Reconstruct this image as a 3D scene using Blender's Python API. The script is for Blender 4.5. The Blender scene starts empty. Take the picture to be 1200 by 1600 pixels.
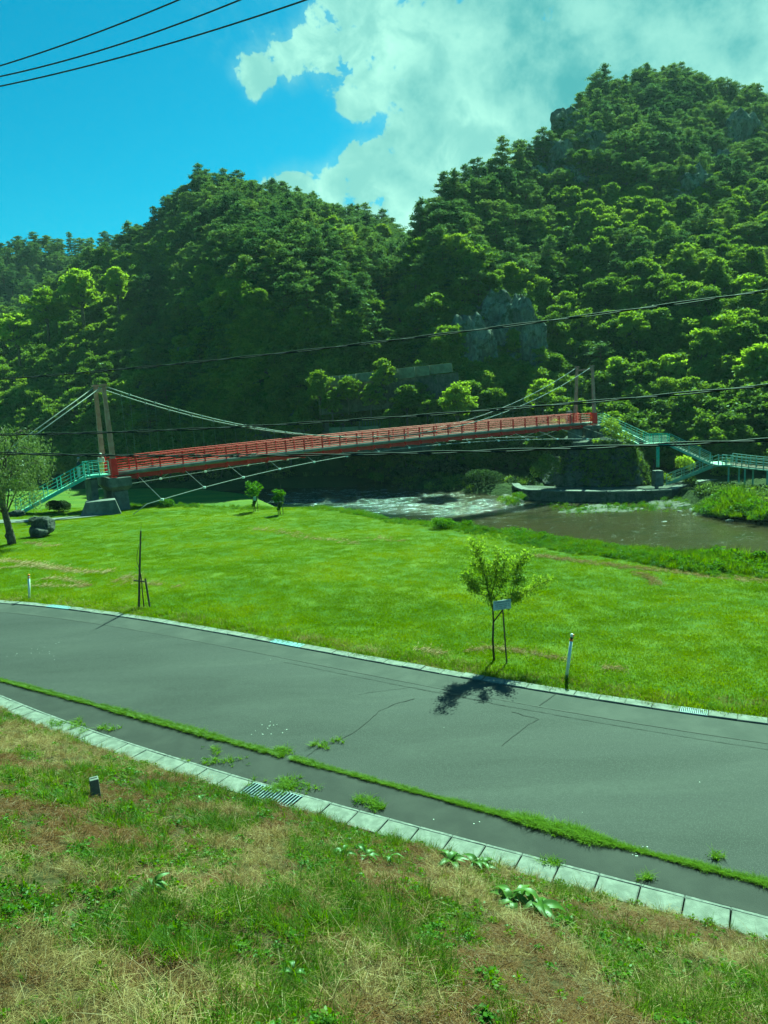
import bpy, math, random
import numpy as np
from mathutils import Vector, Matrix, Euler, noise as mnoise

random.seed(7)
RNG = np.random.default_rng(11)
scene = bpy.context.scene
C = scene.collection

# ------------------------------------------------------------------ camera
FOC, PITCH, ROLL, CAMZ = 1155.0, math.radians(9.5), math.radians(3.0), 7.4
cam_d = bpy.data.cameras.new('camera')
cam = bpy.data.objects.new('camera', cam_d)
C.objects.link(cam)
scene.camera = cam
cam_d.sensor_fit = 'VERTICAL'
cam_d.sensor_height = 36.0
cam_d.lens = 36.0 * FOC / 1600.0
cam_d.clip_start, cam_d.clip_end = 0.1, 20000
cF = Vector((0, math.cos(PITCH), -math.sin(PITCH)))
cU0 = Vector((0, math.sin(PITCH), math.cos(PITCH)))
cR0 = Vector((1, 0, 0))
cU = cU0 * math.cos(ROLL) + cR0 * math.sin(ROLL)
cR = cR0 * math.cos(ROLL) - cU0 * math.sin(ROLL)
cam.matrix_world = Matrix(((cR.x, cU.x, -cF.x, 0), (cR.y, cU.y, -cF.y, 0),
                           (cR.z, cU.z, -cF.z, CAMZ), (0, 0, 0, 1)))
CP = Vector((0, 0, CAMZ))


def ray(px, py):
    return cF * FOC + cR * (px - 600) + cU * (800 - py)


def G(px, py, z=0.0):
    """survey: the place on the level z seen in direction px, py"""
    d = ray(px, py)
    return CP + d * ((z - CAMZ) / d.z)


def D(px, py, Y):
    d = ray(px, py)
    return CP + d * (Y / d.y)


# ------------------------------------------------------------------ sun and sky
SUN = Vector((0.38, 0.92, 1.06)).normalized()
SUN_EL = math.asin(SUN.z)
SUN_AZ = math.atan2(SUN.x, SUN.y)
sun_d = bpy.data.lights.new('sun', 'SUN')
sun_d.energy = 5.0
sun_d.angle = math.radians(0.5)
sun_d.color = (1.0, 0.97, 0.90)
sun = bpy.data.objects.new('sun', sun_d)
sun.rotation_euler = SUN.to_track_quat('Z', 'Y').to_euler()
C.objects.link(sun)

world = bpy.data.worlds.new('World')
scene.world = world
world.use_nodes = True
vs = scene.view_settings
vs.view_transform = 'Standard'
vs.look = 'None'
vs.gamma = 1.0
vs.use_curve_mapping = False
vs.exposure = 1.5
vs.use_white_balance = True            # the photograph was taken through green tinted glass
vs.white_balance_temperature = 5600
vs.white_balance_tint = -72

nt = world.node_tree
N, L = nt.nodes, nt.links
bg = N['Background']
bg.inputs['Strength'].default_value = 0.045


def wn(t, **k):
    n = N.new(t)
    for a, b in k.items():
        setattr(n, a, b)
    return n


def wmath(op, a, b=None, c=None, clamp=False):
    n = N.new('ShaderNodeMath')
    n.operation = op
    n.use_clamp = clamp
    for i, v in enumerate((a, b, c)):
        if v is None:
            continue
        if isinstance(v, (int, float)):
            n.inputs[i].default_value = v
        else:
            L.new(v, n.inputs[i])
    return n.outputs[0]


sky = wn('ShaderNodeTexSky')
sky.sky_type = 'NISHITA'
sky.sun_disc = False
sky.sun_elevation = SUN_EL
sky.sun_rotation = SUN_AZ
sky.air_density = 1.0
sky.dust_density = 0.3
sky.ozone_density = 2.5
tc = wn('ShaderNodeTexCoord')
# clouds: billows gathered round a handful of directions
BL = [(600, 40, 95), (690, 90, 120), (800, 110, 150), (690, 215, 95), (770, 240, 120), (910, 60, 170),
      (1050, 60, 190), (1190, 90, 170), (640, 310, 75), (575, 285, 62), (520, 305, 48), (470, 300, 40),
      (495, 70, 48), (455, 98, 34), (405, 115, 32), (575, 130, 55), (1400, 120, 300), (1700, 0, 400),
      (900, -260, 330), (1300, -260, 420), (870, 200, 120)]


def field(blobs):
    out = None
    for (px, py, r) in blobs:
        d = ray(px, py).normalized()
        n = wn('ShaderNodeVectorMath', operation='DISTANCE')
        L.new(tc.outputs['Generated'], n.inputs[0])
        n.inputs[1].default_value = d
        v = wmath('MULTIPLY_ADD', n.outputs['Value'], -FOC / r, 1.0)
        out = v if out is None else wmath('MAXIMUM', out, v)
    return out


def wnoise(scale, det, rough, dist=0.0, off=(0, 0, 0)):
    m = wn('ShaderNodeMapping')
    L.new(tc.outputs['Generated'], m.inputs[0])
    m.inputs['Location'].default_value = off
    n = wn('ShaderNodeTexNoise')
    n.inputs['Scale'].default_value = scale
    n.inputs['Detail'].default_value = det
    n.inputs['Roughness'].default_value = rough
    n.inputs['Distortion'].default_value = dist
    L.new(m.outputs[0], n.inputs['Vector'])
    return n.outputs['Fac']


def wstep(v, a, b):
    n = wn('ShaderNodeMapRange', interpolation_type='SMOOTHSTEP')
    L.new(v, n.inputs['Value'])
    n.inputs['From Min'].default_value = a
    n.inputs['From Max'].default_value = b
    return n.outputs[0]


n1 = wnoise(9, 9, 0.62, 0.3)
n2 = wnoise(4.5, 6, 0.55, 0.2, (3, 1, 2))
base = wmath('MAXIMUM', field(BL), -0.9)
f1 = wmath('ADD', wmath('MULTIPLY_ADD', wmath('SUBTRACT', n1, 0.5), 3.4, base), wmath('MULTIPLY', wmath('SUBTRACT', wnoise(26, 8, 0.65, 0.5, (7, 2, 4)), 0.5), 1.7))
dens = wstep(f1, 0.05, 0.30)
thin = wstep(wmath('MULTIPLY_ADD', wmath('SUBTRACT', n1, 0.5), 3.0, base), -0.5, 0.9)
dens = wmath('MAXIMUM', dens, wmath('MULTIPLY', thin, 0.45))
core = field([(800, 50, 230), (950, 110, 230), (1120, 40, 230), (1400, 0, 350), (900, -250, 350), (850, 190, 120)])
dark = wstep(wmath('MULTIPLY_ADD', wmath('SUBTRACT', n2, 0.5), 4.2, core), -0.2, 0.9)
fine = wstep(wnoise(16, 8, 0.6, 0.4, (1, 5, 2)), 0.35, 0.7)
cr = wn('ShaderNodeMix', data_type='RGBA')
cr.inputs[6].default_value = (7.5, 7.4, 8.4, 1)
cr.inputs[7].default_value = (1.9, 3.2, 4.5, 1)
L.new(wmath('MAXIMUM', wmath('MULTIPLY', dark, wmath('MULTIPLY_ADD', wstep(wnoise(7, 8, 0.62, 0.1, (2, 9, 1)), 0.38, 0.66), -0.55, 1.0)), wmath('MULTIPLY', wmath('SUBTRACT', 1.0, fine), 0.62)), cr.inputs[0])
tint = wn('ShaderNodeMix', data_type='RGBA', blend_type='MULTIPLY')
tint.inputs[0].default_value = 1.0
L.new(sky.outputs[0], tint.inputs[6])
tint.inputs[7].default_value = (0.42, 0.76, 1.05, 1)
mx = wn('ShaderNodeMix', data_type='RGBA')
L.new(dens, mx.inputs[0])
L.new(tint.outputs[2], mx.inputs[6])
L.new(cr.outputs[2], mx.inputs[7])
L.new(mx.outputs[2], bg.inputs['Color'])

# ------------------------------------------------------------------ helpers: materials
MATS = {}


class NT:
    def __init__(s, name):
        s.m = bpy.data.materials.new(name)
        s.m.use_nodes = True
        s.n = s.m.node_tree.nodes
        s.l = s.m.node_tree.links
        s.b = s.n['Principled BSDF']
        s.out = s.n['Material Output']
        s.geo = s.n.new('ShaderNodeNewGeometry')
        s.pos = s.geo.outputs['Position']

    def noise(s, scale, det=4, rough=0.55, dist=0.0, vec=None, stretch=None):
        n = s.n.new('ShaderNodeTexNoise')
        n.inputs['Scale'].default_value = scale
        n.inputs['Detail'].default_value = det
        n.inputs['Roughness'].default_value = rough
        n.inputs['Distortion'].default_value = dist
        v = vec or s.pos
        if stretch:
            mp = s.n.new('ShaderNodeMapping')
            mp.inputs['Scale'].default_value = stretch[:3]
            if len(stretch) > 3:
                mp.inputs['Rotation'].default_value = (0, 0, stretch[3])
            s.l.new(v, mp.inputs[0])
            v = mp.outputs[0]
        s.l.new(v, n.inputs['Vector'])
        return n.outputs['Fac']

    def step(s, v, a, b, to=(0, 1)):
        n = s.n.new('ShaderNodeMapRange')
        n.interpolation_type = 'SMOOTHSTEP'
        s.l.new(v, n.inputs['Value'])
        n.inputs['From Min'].default_value = a
        n.inputs['From Max'].default_value = b
        n.inputs['To Min'].default_value = to[0]
        n.inputs['To Max'].default_value = to[1]
        return n.outputs[0]

    def math(s, op, a, b=None, clamp=False):
        n = s.n.new('ShaderNodeMath')
        n.operation = op
        n.use_clamp = clamp
        for i, v in enumerate((a, b)):
            if v is None:
                continue
            if isinstance(v, (int, float)):
                n.inputs[i].default_value = v
            else:
                s.l.new(v, n.inputs[i])
        return n.outputs[0]

    def mix(s, f, a, b):
        n = s.n.new('ShaderNodeMix')
        n.data_type = 'RGBA'
        for i, v in ((0, f), (6, a), (7, b)):
            if isinstance(v, (int, float)):
                n.inputs[i].default_value = v
            elif isinstance(v, tuple):
                n.inputs[i].default_value = (*v[:3], 1)
            else:
                s.l.new(v, n.inputs[i])
        return n.outputs[2]

    def bump(s, h, strength=0.5, dist=0.05):
        n = s.n.new('ShaderNodeBump')
        n.inputs['Strength'].default_value = strength
        n.inputs['Distance'].default_value = dist
        s.l.new(h, n.inputs['Height'])
        s.l.new(n.outputs[0], s.b.inputs['Normal'])
        return n.outputs[0]

    def color(s, c):
        if isinstance(c, tuple):
            s.b.inputs['Base Color'].default_value = (*c[:3], 1)
        else:
            s.l.new(c, s.b.inputs['Base Color'])

    def rough(s, r):
        if isinstance(r, (int, float)):
            s.b.inputs['Roughness'].default_value = r
        else:
            s.l.new(r, s.b.inputs['Roughness'])


def simple(name, c1, c2, scale=3.0, rough=0.7, bump=0.15, bscale=40, spec=0.3, metallic=0.0, lo=0.35, hi=0.7):
    t = NT(name)
    tcn = t.n.new('ShaderNodeTexCoord')
    f = t.step(t.noise(scale, 6, 0.62, 0.2), lo, hi)
    t.color(t.mix(f, c1, c2))
    t.rough(rough)
    t.b.inputs['Specular IOR Level'].default_value = spec
    t.b.inputs['Metallic'].default_value = metallic
    if bump:
        t.bump(t.noise(bscale, 4, 0.6), bump, 0.02)
    MATS[name] = t.m
    return t.m


def leafmat(name, cols, trans=0.35, varobj=0.5, gloss=0.012, pn=0.35, ps=0.09):
    """cols: list of leaf colours; each leaf and each plant gets its own mixture of them"""
    t = NT(name)
    oi = t.n.new('ShaderNodeObjectInfo')
    isl = t.geo.outputs['Random Per Island']
    f = t.math('ADD', t.math('MULTIPLY', oi.outputs['Random'], varobj), t.math('MULTIPLY', isl, 1 - varobj))
    big = t.step(t.noise(ps, 4, 0.6), 0.32, 0.68)
    f = t.math('ADD', t.math('MULTIPLY', f, 1 - pn), t.math('MULTIPLY', big, pn))
    r = t.n.new('ShaderNodeValToRGB')
    t.l.new(f, r.inputs[0])
    el = r.color_ramp.elements
    el[0].position, el[0].color = 0.15, (*cols[0], 1)
    el[1].position, el[1].color = 0.88, (*cols[-1], 1)
    for i, c in enumerate(cols[1:-1]):
        e = el.new(0.15 + 0.73 * (i + 1) / (len(cols) - 1))
        e.color = (*c, 1)
    d = t.n.new('ShaderNodeBsdfDiffuse')
    tr = t.n.new('ShaderNodeBsdfTranslucent')
    t.l.new(r.outputs[0], d.inputs[0])
    hs = t.n.new('ShaderNodeHueSaturation')
    hs.inputs['Hue'].default_value = 0.485
    hs.inputs['Saturation'].default_value = 1.1
    hs.inputs['Value'].default_value = 1.5
    t.l.new(r.outputs[0], hs.inputs['Color'])
    t.l.new(hs.outputs[0], tr.inputs[0])
    m = t.n.new('ShaderNodeMixShader')
    m.inputs[0].default_value = trans
    t.l.new(d.outputs[0], m.inputs[1])
    t.l.new(tr.outputs[0], m.inputs[2])
    g = t.n.new('ShaderNodeBsdfGlossy')
    g.inputs['Roughness'].default_value = 0.45
    m2 = t.n.new('ShaderNodeMixShader')
    m2.inputs[0].default_value = gloss
    t.l.new(m.outputs[0], m2.inputs[1])
    t.l.new(g.outputs[0], m2.inputs[2])
    t.l.new(m2.outputs[0], t.out.inputs['Surface'])
    t.n.remove(t.b)
    MATS[name] = t.m
    return t.m


# ------------------------------------------------------------------ helpers: objects
WORG = {}


def tag(o, label=None, cat=None, group=None, kind=None):
    if label:
        o['label'] = label
    if cat:
        o['category'] = cat
    if group:
        o['group'] = group
    if kind:
        o['kind'] = kind
    return o


def link(o, parent=None):
    C.objects.link(o)
    if parent:
        o.parent = parent
    return o


def thing(name, label, cat, loc=(0, 0, 0), group=None, rz=0.0):
    o = bpy.data.objects.new(name, None)
    o.empty_display_size = 0.3
    o.location = loc
    o.rotation_euler = (0, 0, rz)
    C.objects.link(o)
    WORG[o.name] = Vector(loc)
    return tag(o, label, cat, group)


def mesh_np(name, V, F, mats, midx=None, smooth=False):
    V = np.asarray(V, dtype=np.float32).reshape(-1, 3)
    F = np.asarray(F, dtype=np.int32)
    me = bpy.data.meshes.new(name)
    k = F.shape[1]
    me.vertices.add(len(V))
    me.vertices.foreach_set('co', V.ravel())
    me.loops.add(F.size)
    me.loops.foreach_set('vertex_index', F.ravel())
    me.polygons.add(len(F))
    me.polygons.foreach_set('loop_start', np.arange(0, F.size, k, dtype=np.int32))
    if midx is not None:
        me.polygons.foreach_set('material_index', np.asarray(midx, dtype=np.int32))
    if smooth:
        me.polygons.foreach_set('use_smooth', np.ones(len(F), dtype=bool))
    for m in (mats if isinstance(mats, (list, tuple)) else [mats]):
        me.materials.append(m)
    me.update(calc_edges=True)
    return me


class MB:
    def __init__(s):
        s.v, s.f = [], []

    def add(s, vs, fs):
        o = len(s.v)
        s.v += [Vector(q) for q in vs]
        s.f += [tuple(i + o for i in f) for f in fs]
        return s

    def obox(s, c, ax, ay, az):
        """box from centre and three half vectors"""
        c, ax, ay, az = map(Vector, (c, ax, ay, az))
        vs = [c + ax * i + ay * j + az * k for k in (-1, 1) for j in (-1, 1) for i in (-1, 1)]
        return s.add(vs, [(0, 2, 3, 1), (4, 5, 7, 6), (0, 1, 5, 4), (2, 6, 7, 3), (0, 4, 6, 2), (1, 3, 7, 5)])

    def box(s, c, sx, sy, sz, rz=0.0):
        ca, sa = math.cos(rz), math.sin(rz)
        return s.obox(c, (ca * sx / 2, sa * sx / 2, 0), (-sa * sy / 2, ca * sy / 2, 0), (0, 0, sz / 2))

    def beam(s, p, q, w, h, up=(0, 0, 1)):
        p, q, up = Vector(p), Vector(q), Vector(up)
        d = q - p
        a = d.normalized()
        side = a.cross(up)
        if side.length < 1e-4:
            side = a.cross(Vector((1, 0, 0)))
        side.normalize()
        u = side.cross(a)
        return s.obox((p + q) / 2, d / 2, side * w / 2, u * h / 2)

    def tube(s, pts, r, n=6, cap=True):
        pts = [Vector(q) for q in pts]
        rs = r if isinstance(r, (list, tuple)) else [r] * len(pts)
        o = len(s.v)
        for i, p in enumerate(pts):
            d = (pts[min(i + 1, len(pts) - 1)] - pts[max(i - 1, 0)]).normalized()
            a = d.cross(Vector((0.13, 0.21, 1)))
            if a.length < 0.2:
                a = d.cross(Vector((1, 0.1, 0)))
            a.normalize()
            b = d.cross(a)
            for k in range(n):
                t = 2 * math.pi * k / n
                s.v.append(p + (a * math.cos(t) + b * math.sin(t)) * rs[i])
        for i in range(len(pts) - 1):
            for k in range(n):
                k2 = (k + 1) % n
                s.f.append((o + i * n + k, o + i * n + k2, o + (i + 1) * n + k2, o + (i + 1) * n + k))
        if cap:
            s.f.append(tuple(o + k for k in range(n))[::-1])
            s.f.append(tuple(o + (len(pts) - 1) * n + k for k in range(n)))
        return s

    def prism(s, poly, z0, z1):
        n = len(poly)
        vs = [(p[0], p[1], z0) for p in poly] + [(p[0], p[1], z1) for p in poly]
        fs = [tuple(range(n))[::-1], tuple(range(n, 2 * n))]
        fs += [(i, (i + 1) % n, n + (i + 1) % n, n + i) for i in range(n)]
        return s.add(vs, fs)

    def frustum(s, c, bx, by, tx, ty, h, rz=0.0, off=(0, 0)):
        ca, sa = math.cos(rz), math.sin(rz)
        vs = []
        for (hx, hy, z, ox, oy) in ((bx / 2, by / 2, 0, 0, 0), (tx / 2, ty / 2, h, *off)):
            for (i, j) in ((-1, -1), (1, -1), (1, 1), (-1, 1)):
                x, y = i * hx + ox, j * hy + oy
                vs.append((c[0] + ca * x - sa * y, c[1] + sa * x + ca * y, c[2] + z))
        return s.add(vs, [(3, 2, 1, 0), (4, 5, 6, 7), (0, 1, 5, 4), (1, 2, 6, 5), (2, 3, 7, 6), (3, 0, 4, 7)])

    def mesh(s, name, mat, org=None, smooth=False):
        me = bpy.data.meshes.new(name)
        org = org or Vector()
        me.from_pydata([tuple(q - org) for q in s.v], [], s.f)
        me.materials.append(mat)
        if smooth:
            me.shade_smooth()
        return me

    def build(s, name, mat, parent=None, smooth=False, bevel=0.0, own=False):
        """own: origin at the middle of the shape's foot"""
        porg = WORG[parent.name] if parent else Vector()
        org = porg
        if own or parent is None:
            xs = [q.x for q in s.v]
            ys = [q.y for q in s.v]
            org = Vector(((min(xs) + max(xs)) / 2, (min(ys) + max(ys)) / 2, min(q.z for q in s.v)))
        me = s.mesh(name, mat, org, smooth)
        o = bpy.data.objects.new(name, me)
        C.objects.link(o)
        if parent:
            o.parent = parent
        o.location = org - porg
        WORG[o.name] = org.copy()
        if bevel:
            bv = o.modifiers.new('bevel', 'BEVEL')
            bv.width = bevel
            bv.segments = 2
        return o


def inst(me, name, parent, loc, rot=(0, 0, 0), scale=1.0):
    """another object on shared mesh data"""
    o = bpy.data.objects.new(name, me)
    C.objects.link(o)
    porg = Vector()
    if parent:
        o.parent = parent
        porg = WORG[parent.name]
    o.location = Vector(loc) - porg
    o.rotation_euler = rot
    o.scale = (scale,) * 3 if isinstance(scale, (int, float)) else scale
    WORG[o.name] = Vector(loc)
    return o


# vectorised value noise
_LAT = RNG.random((256, 256))


def vnoise(x, y, s, seed=0):
    x = np.asarray(x, float) / s + seed * 17.3 + 1000
    y = np.asarray(y, float) / s + seed * 7.9 + 1000
    xi, yi = np.floor(x).astype(int), np.floor(y).astype(int)
    fx, fy = x - xi, y - yi
    fx, fy = fx * fx * (3 - 2 * fx), fy * fy * (3 - 2 * fy)
    a = _LAT[xi % 256, yi % 256]
    b = _LAT[(xi + 1) % 256, yi % 256]
    c = _LAT[xi % 256, (yi + 1) % 256]
    d = _LAT[(xi + 1) % 256, (yi + 1) % 256]
    return (a * (1 - fx) + b * fx) * (1 - fy) + (c * (1 - fx) + d * fx) * fy


def fbm(x, y, s, oct=4, seed=0):
    t, a, n = 0, 1.0, 0
    for i in range(oct):
        t = t + a * vnoise(x, y, s / 2 ** i, seed + i)
        n += a
        a *= 0.55
    return t / n


# ------------------------------------------------------------------ the lie of the land
WATER = -6.6
far_px = [(0, 943), (107, 953), (214, 968), (340, 988), (450, 1012), (560, 1030), (667, 1050), (865, 1083), (1030, 1108), (1200, 1134)]
near_px = [(0, 1090), (62, 1108), (125, 1135), (200, 1165), (300, 1195), (410, 1225), (500, 1250), (610, 1283), (712, 1307),
           (820, 1338), (940, 1368), (1075, 1404), (1200, 1436)]
weed_px = [(0, 1063), (120, 1095), (250, 1132), (400, 1170), (470, 1188), (600, 1222), (780, 1275), (900, 1308), (1050, 1345), (1200, 1380)]


def curve_of(pxs):
    P = [G(*q) for q in pxs]
    x = np.array([q.x for q in P])
    y = np.array([q.y for q in P])
    co = np.polyfit(x, y, 3)
    dc = np.polyder(co)
    x0, x1 = x.min(), x.max()
    sl = lambda q: np.clip(np.polyval(dc, q), -0.62, -0.2)

    def f(xx):
        xx = np.asarray(xx, float)
        xc = np.clip(xx, x0, x1)
        return np.polyval(co, xc) + (xx - xc) * sl(xc)
    return f


nearY, farY, weedY = curve_of(near_px), curve_of(far_px), curve_of(weed_px)


def uy(pxs, z, extra_l=(), extra_r=()):
    P = [G(a, b, z) for a, b in pxs]
    u = [q.x / q.y for q in P]
    y = [q.y for q in P]
    u = [a for a, b in extra_l] + u + [a for a, b in extra_r]
    y = [b for a, b in extra_l] + y + [b for a, b in extra_r]
    return np.array(u), np.array(y)


crest_u, crest_y = uy([(205, 790), (430, 795), (500, 797), (560, 805), (610, 817), (690, 825), (760, 840), (830, 850), (900, 862),
                       (1000, 878), (1100, 895), (1200, 910)], -1.2, [(-1.6, 55), (-0.7, 60)], [(0.8, 23), (1.6, 15)])
we_u, we_y = uy([(200, 763), (300, 766), (380, 774), (412, 786), (440, 800)], -6.4, [(-1.6, 110), (-.7, 125)], [(-.02, 60), (0.2, 44), (.5, 32), (1.6, 20)])
fe_u, fe_y = uy([(100, 757), (300, 760), (420, 757), (500, 753), (590, 752), (650, 764), (720, 769), (780, 775), (812, 781), (940, 784), (1060, 783),
                 (1100, 800), (1200, 812)], WATER, [(-1.6, 115), (-.8, 125)], [(.75, 58), (1.6, 45)])


def skyl(pts, drop, dist):
    """pts: skyline of a hill as seen; dist: distance of its crest at the same places"""
    u, h = [], []
    for (px, py), Y in zip(pts, dist):
        d = ray(px, py)
        u.append(d.x / d.y)
        h.append(CAMZ + Y * d.z / d.y - drop)
    return np.array(u), np.array(h), np.array(dist, float)


LA_px = [(540, 700), (580, 560), (615, 440), (645, 370), (680, 303), (720, 258), (800, 232), (860, 205), (900, 155), (940, 120), (1040, 100),
         (1120, 125), (1200, 142), (1400, 190), (1800, 280), (2600, 420)]
LA = skyl(LA_px, 5.5, [128, 132, 138, 145, 152, 160, 174, 192, 208, 222, 234, 238, 238, 235, 230, 220])
LB_px = [(-1200, 620), (-500, 600), (-150, 560), (0, 505), (60, 465), (130, 410), (205, 372), (240, 348), (278, 302), (310, 280), (370, 286), (430, 302),
         (480, 315), (540, 335), (600, 352), (660, 385), (760, 450)]
LB = skyl(LB_px, 5.0, [225, 222, 218, 215, 212, 212, 214, 216, 218, 218, 216, 212, 210, 208, 207, 210, 215])
LC_px = [(-1500, 470), (-600, 420), (-200, 395), (0, 378), (60, 372), (100, 378), (180, 372), (215, 352), (260, 340), (330, 350), (460, 420)]
LC = skyl(LC_px, 5.0, [330] * 11)
# foot distance by azimuth
LAf = (np.array([-.1, 0, .1, .2, .3, .45, .6, 1.6]), np.array([116, 114, 108, 103, 99, 93, 84, 70.]))
LBf = (np.array([-1.6, -.7, -.5, -.35, -.2, -.05, .2]), np.array([140, 138, 134, 126, 118, 114, 140.]))
LCf = (np.array([-1.6, 1.]), np.array([210., 210.]))


def hill(u, y, Lr, Lf, z0, pw, seed, w=0.62):
    cu, ch, cd = Lr
    H = np.interp(u, cu, ch)
    dC = np.interp(u, cu, cd)
    dF = np.interp(u, *Lf)
    H = np.where((u < cu[0]) | (u > cu[-1]), z0 - 8, H)
    t = (y - dF) / np.maximum(dC - dF, 1)
    tc_ = np.clip(t, 0, 1)
    prof = w * tc_ ** pw + (1 - w) * tc_ ** 1.25
    z = z0 + (H - z0) * prof
    z = np.where(t > 1, H - (y - dC) * 0.45, z)
    z = np.where(t < 0, z0 + t * 14, z)
    return z


def hill_noise(x, y):
    return (fbm(x, y, 26, 4, 3) - 0.5)


def layers(x, y):
    u = x / np.maximum(y, 1)
    nz = hill_noise(x, y)
    a = hill(u, y + nz * 9, LA, LAf, -4.8, np.interp(u, [.08, .22], [.36, 1.0]), 1)
    b = hill(u, y + nz * 9, LB, LBf, -5.5, np.interp(u, [-.30, -.16], [.75, .30]), 2, np.interp(u, [-.30, -.16], [.55, .80]))
    c = hill(u, y + nz * 9, LC, LCf, -6.0, 0.8, 3)
    return a, b, c


def T(x, y):
    x = np.asarray(x, float)
    y = np.asarray(y, float)
    u = x / np.maximum(y, 1)
    sN = (nearY(x) - y) * 0.866
    sF = (y - farY(x)) * 0.87
    emb = 0.46 * np.clip(sN - 0.44, 0, 9.5) + (fbm(x, y, 1.4, 3, 9) - 0.5) * 0.22 * np.clip(sN - .5, 0, 1) * 1.2
    lawn = -0.02 - 0.042 * np.clip(sF - 0.3, 0, 28) + (fbm(x, y, 9, 3, 5) - .5) * .35 * np.clip(sF / 8, 0, 1)
    dcr = (y - np.interp(u, crest_u, crest_y)) * 0.8
    bank = lawn - np.where(dcr > 0, 0.9 * np.maximum(dcr - 0.6, 0) + 0.05 * dcr, 0)
    we = np.interp(u, we_u, we_y)
    flr = np.where(y < we, -6.15 + (fbm(x, y, 8, 3, 6) - .5) * .3, -6.15 - (y - we) * 0.5)
    flr = np.maximum(flr, -8.0)
    z = np.where(dcr > 0, np.maximum(bank, flr), lawn)
    z = np.where(sF < 0.28, -0.09, z)
    z = np.where(sN > 0.42, np.maximum(emb, -.03), z)
    return z


def TF(x, y):
    """the far side of the river and the hills"""
    x = np.asarray(x, float)
    y = np.asarray(y, float)
    u = x / np.maximum(y, 1)
    fe = np.interp(u, fe_u, fe_y)
    d = y - fe
    bank = np.where(d < 0, WATER - 0.15 + d * 0.35, WATER - 0.15 + np.minimum(d * 0.35, 1.15)) + (fbm(x, y, 5, 3, 8) - .5) * .5 * np.clip(d, 0, 1)
    a, b, c = layers(x, y)
    return np.maximum(np.maximum(bank, a), np.maximum(b, c))


def hit(px, py, y0=84.0, y1=420.0):
    d = ray(px, py)
    ys = np.linspace(y0, y1, 1400)
    xs = ys * d.x / d.y
    zs = CAMZ + ys * d.z / d.y
    zt = TF(xs, ys)
    i = np.argmax(zt >= zs)
    return Vector((xs[i], ys[i], zt[i]))

# ------------------------------------------------------------------ materials
def lawn_mat():
    t = NT('lawn_grass')
    big = t.step(t.noise(0.16, 4, 0.6, 0.4, stretch=(1, 2.2, 1, 0.5)), 0.35, 0.65)
    mid = t.step(t.noise(1.3, 5, 0.65, 0.2, stretch=(1, 2.0, 1, 0.5)), 0.3, 0.72)
    fine = t.noise(22, 5, 0.7)
    c = t.mix(big, (0.095, 0.135, 0.012), (0.165, 0.190, 0.014))
    c = t.mix(t.math('MULTIPLY', mid, 0.55), c, (0.075, 0.125, 0.022))
    c = t.mix(t.math('MULTIPLY', t.step(fine, 0.35, 0.75), 0.4), c, (0.055, 0.085, 0.008))
    dry = t.step(t.noise(0.55, 6, 0.7, 0.6), 0.66, 0.74)
    c = t.mix(t.math('MULTIPLY', dry, 0.35), c, (0.22, 0.17, 0.06))
    t.color(c)
    t.rough(0.9)
    t.b.inputs['Specular IOR Level'].default_value = 0.12
    t.b.inputs['Sheen Weight'].default_value = 0.0
    t.bump(t.math('ADD', fine, t.noise(60, 3, 0.6)), 0.9, 0.03)
    return t.m


def soil_mat():
    t = NT('embankment_soil')
    a = t.step(t.noise(0.9, 5, 0.65, 0.3), 0.38, 0.62)
    b = t.step(t.noise(14, 5, 0.7), 0.35, 0.7)
    c = t.mix(a, (0.055, 0.040, 0.018), (0.045, 0.050, 0.012))
    c = t.mix(t.math('MULTIPLY', b, .7), c, (0.11, 0.085, 0.045))
    t.color(c)
    t.rough(0.95)
    t.b.inputs['Specular IOR Level'].default_value = 0.1
    t.bump(t.noise(30, 6, 0.7), 1.0, 0.05)
    return t.m


def asphalt_mat():
    t = NT('asphalt')
    big = t.step(t.noise(0.35, 5, 0.6, 0.5, stretch=(0.5, 1.6, 1, 0.5)), 0.35, 0.68)
    st = t.step(t.noise(0.8, 5, 0.6, 0.3, stretch=(0.25, 2.4, 1, 0.52)), 0.4, 0.66)
    fine = t.noise(160, 3, 0.7)
    c = t.mix(big, (0.019, 0.018, 0.017), (0.045, 0.043, 0.040))
    c = t.mix(t.math('MULTIPLY', st, 0.75), c, (0.030, 0.028, 0.028))
    vo = t.n.new('ShaderNodeTexVoronoi')
    vo.inputs['Scale'].default_value = 48
    t.l.new(t.pos, vo.inputs['Vector'])
    agg = t.step(vo.outputs['Distance'], 0.05, 0.45)
    c = t.mix(t.math('MULTIPLY', t.step(t.noise(5, 6, 0.78), 0.42, 0.62), 0.5), c, (0.028, 0.026, 0.025))
    c = t.mix(t.math('MULTIPLY', t.math('SUBTRACT', 1.0, agg), 0.85), c, (0.088, 0.084, 0.078))
    c = t.mix(t.math('MULTIPLY', t.step(fine, 0.55, 0.75), 0.45), c, (0.016, 0.015, 0.015))
    t.color(c)
    t.rough(0.82)
    t.b.inputs['Specular IOR Level'].default_value = 0.35
    t.bump(t.math('ADD', vo.outputs['Distance'], fine), 0.6, 0.006)
    return t.m


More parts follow.
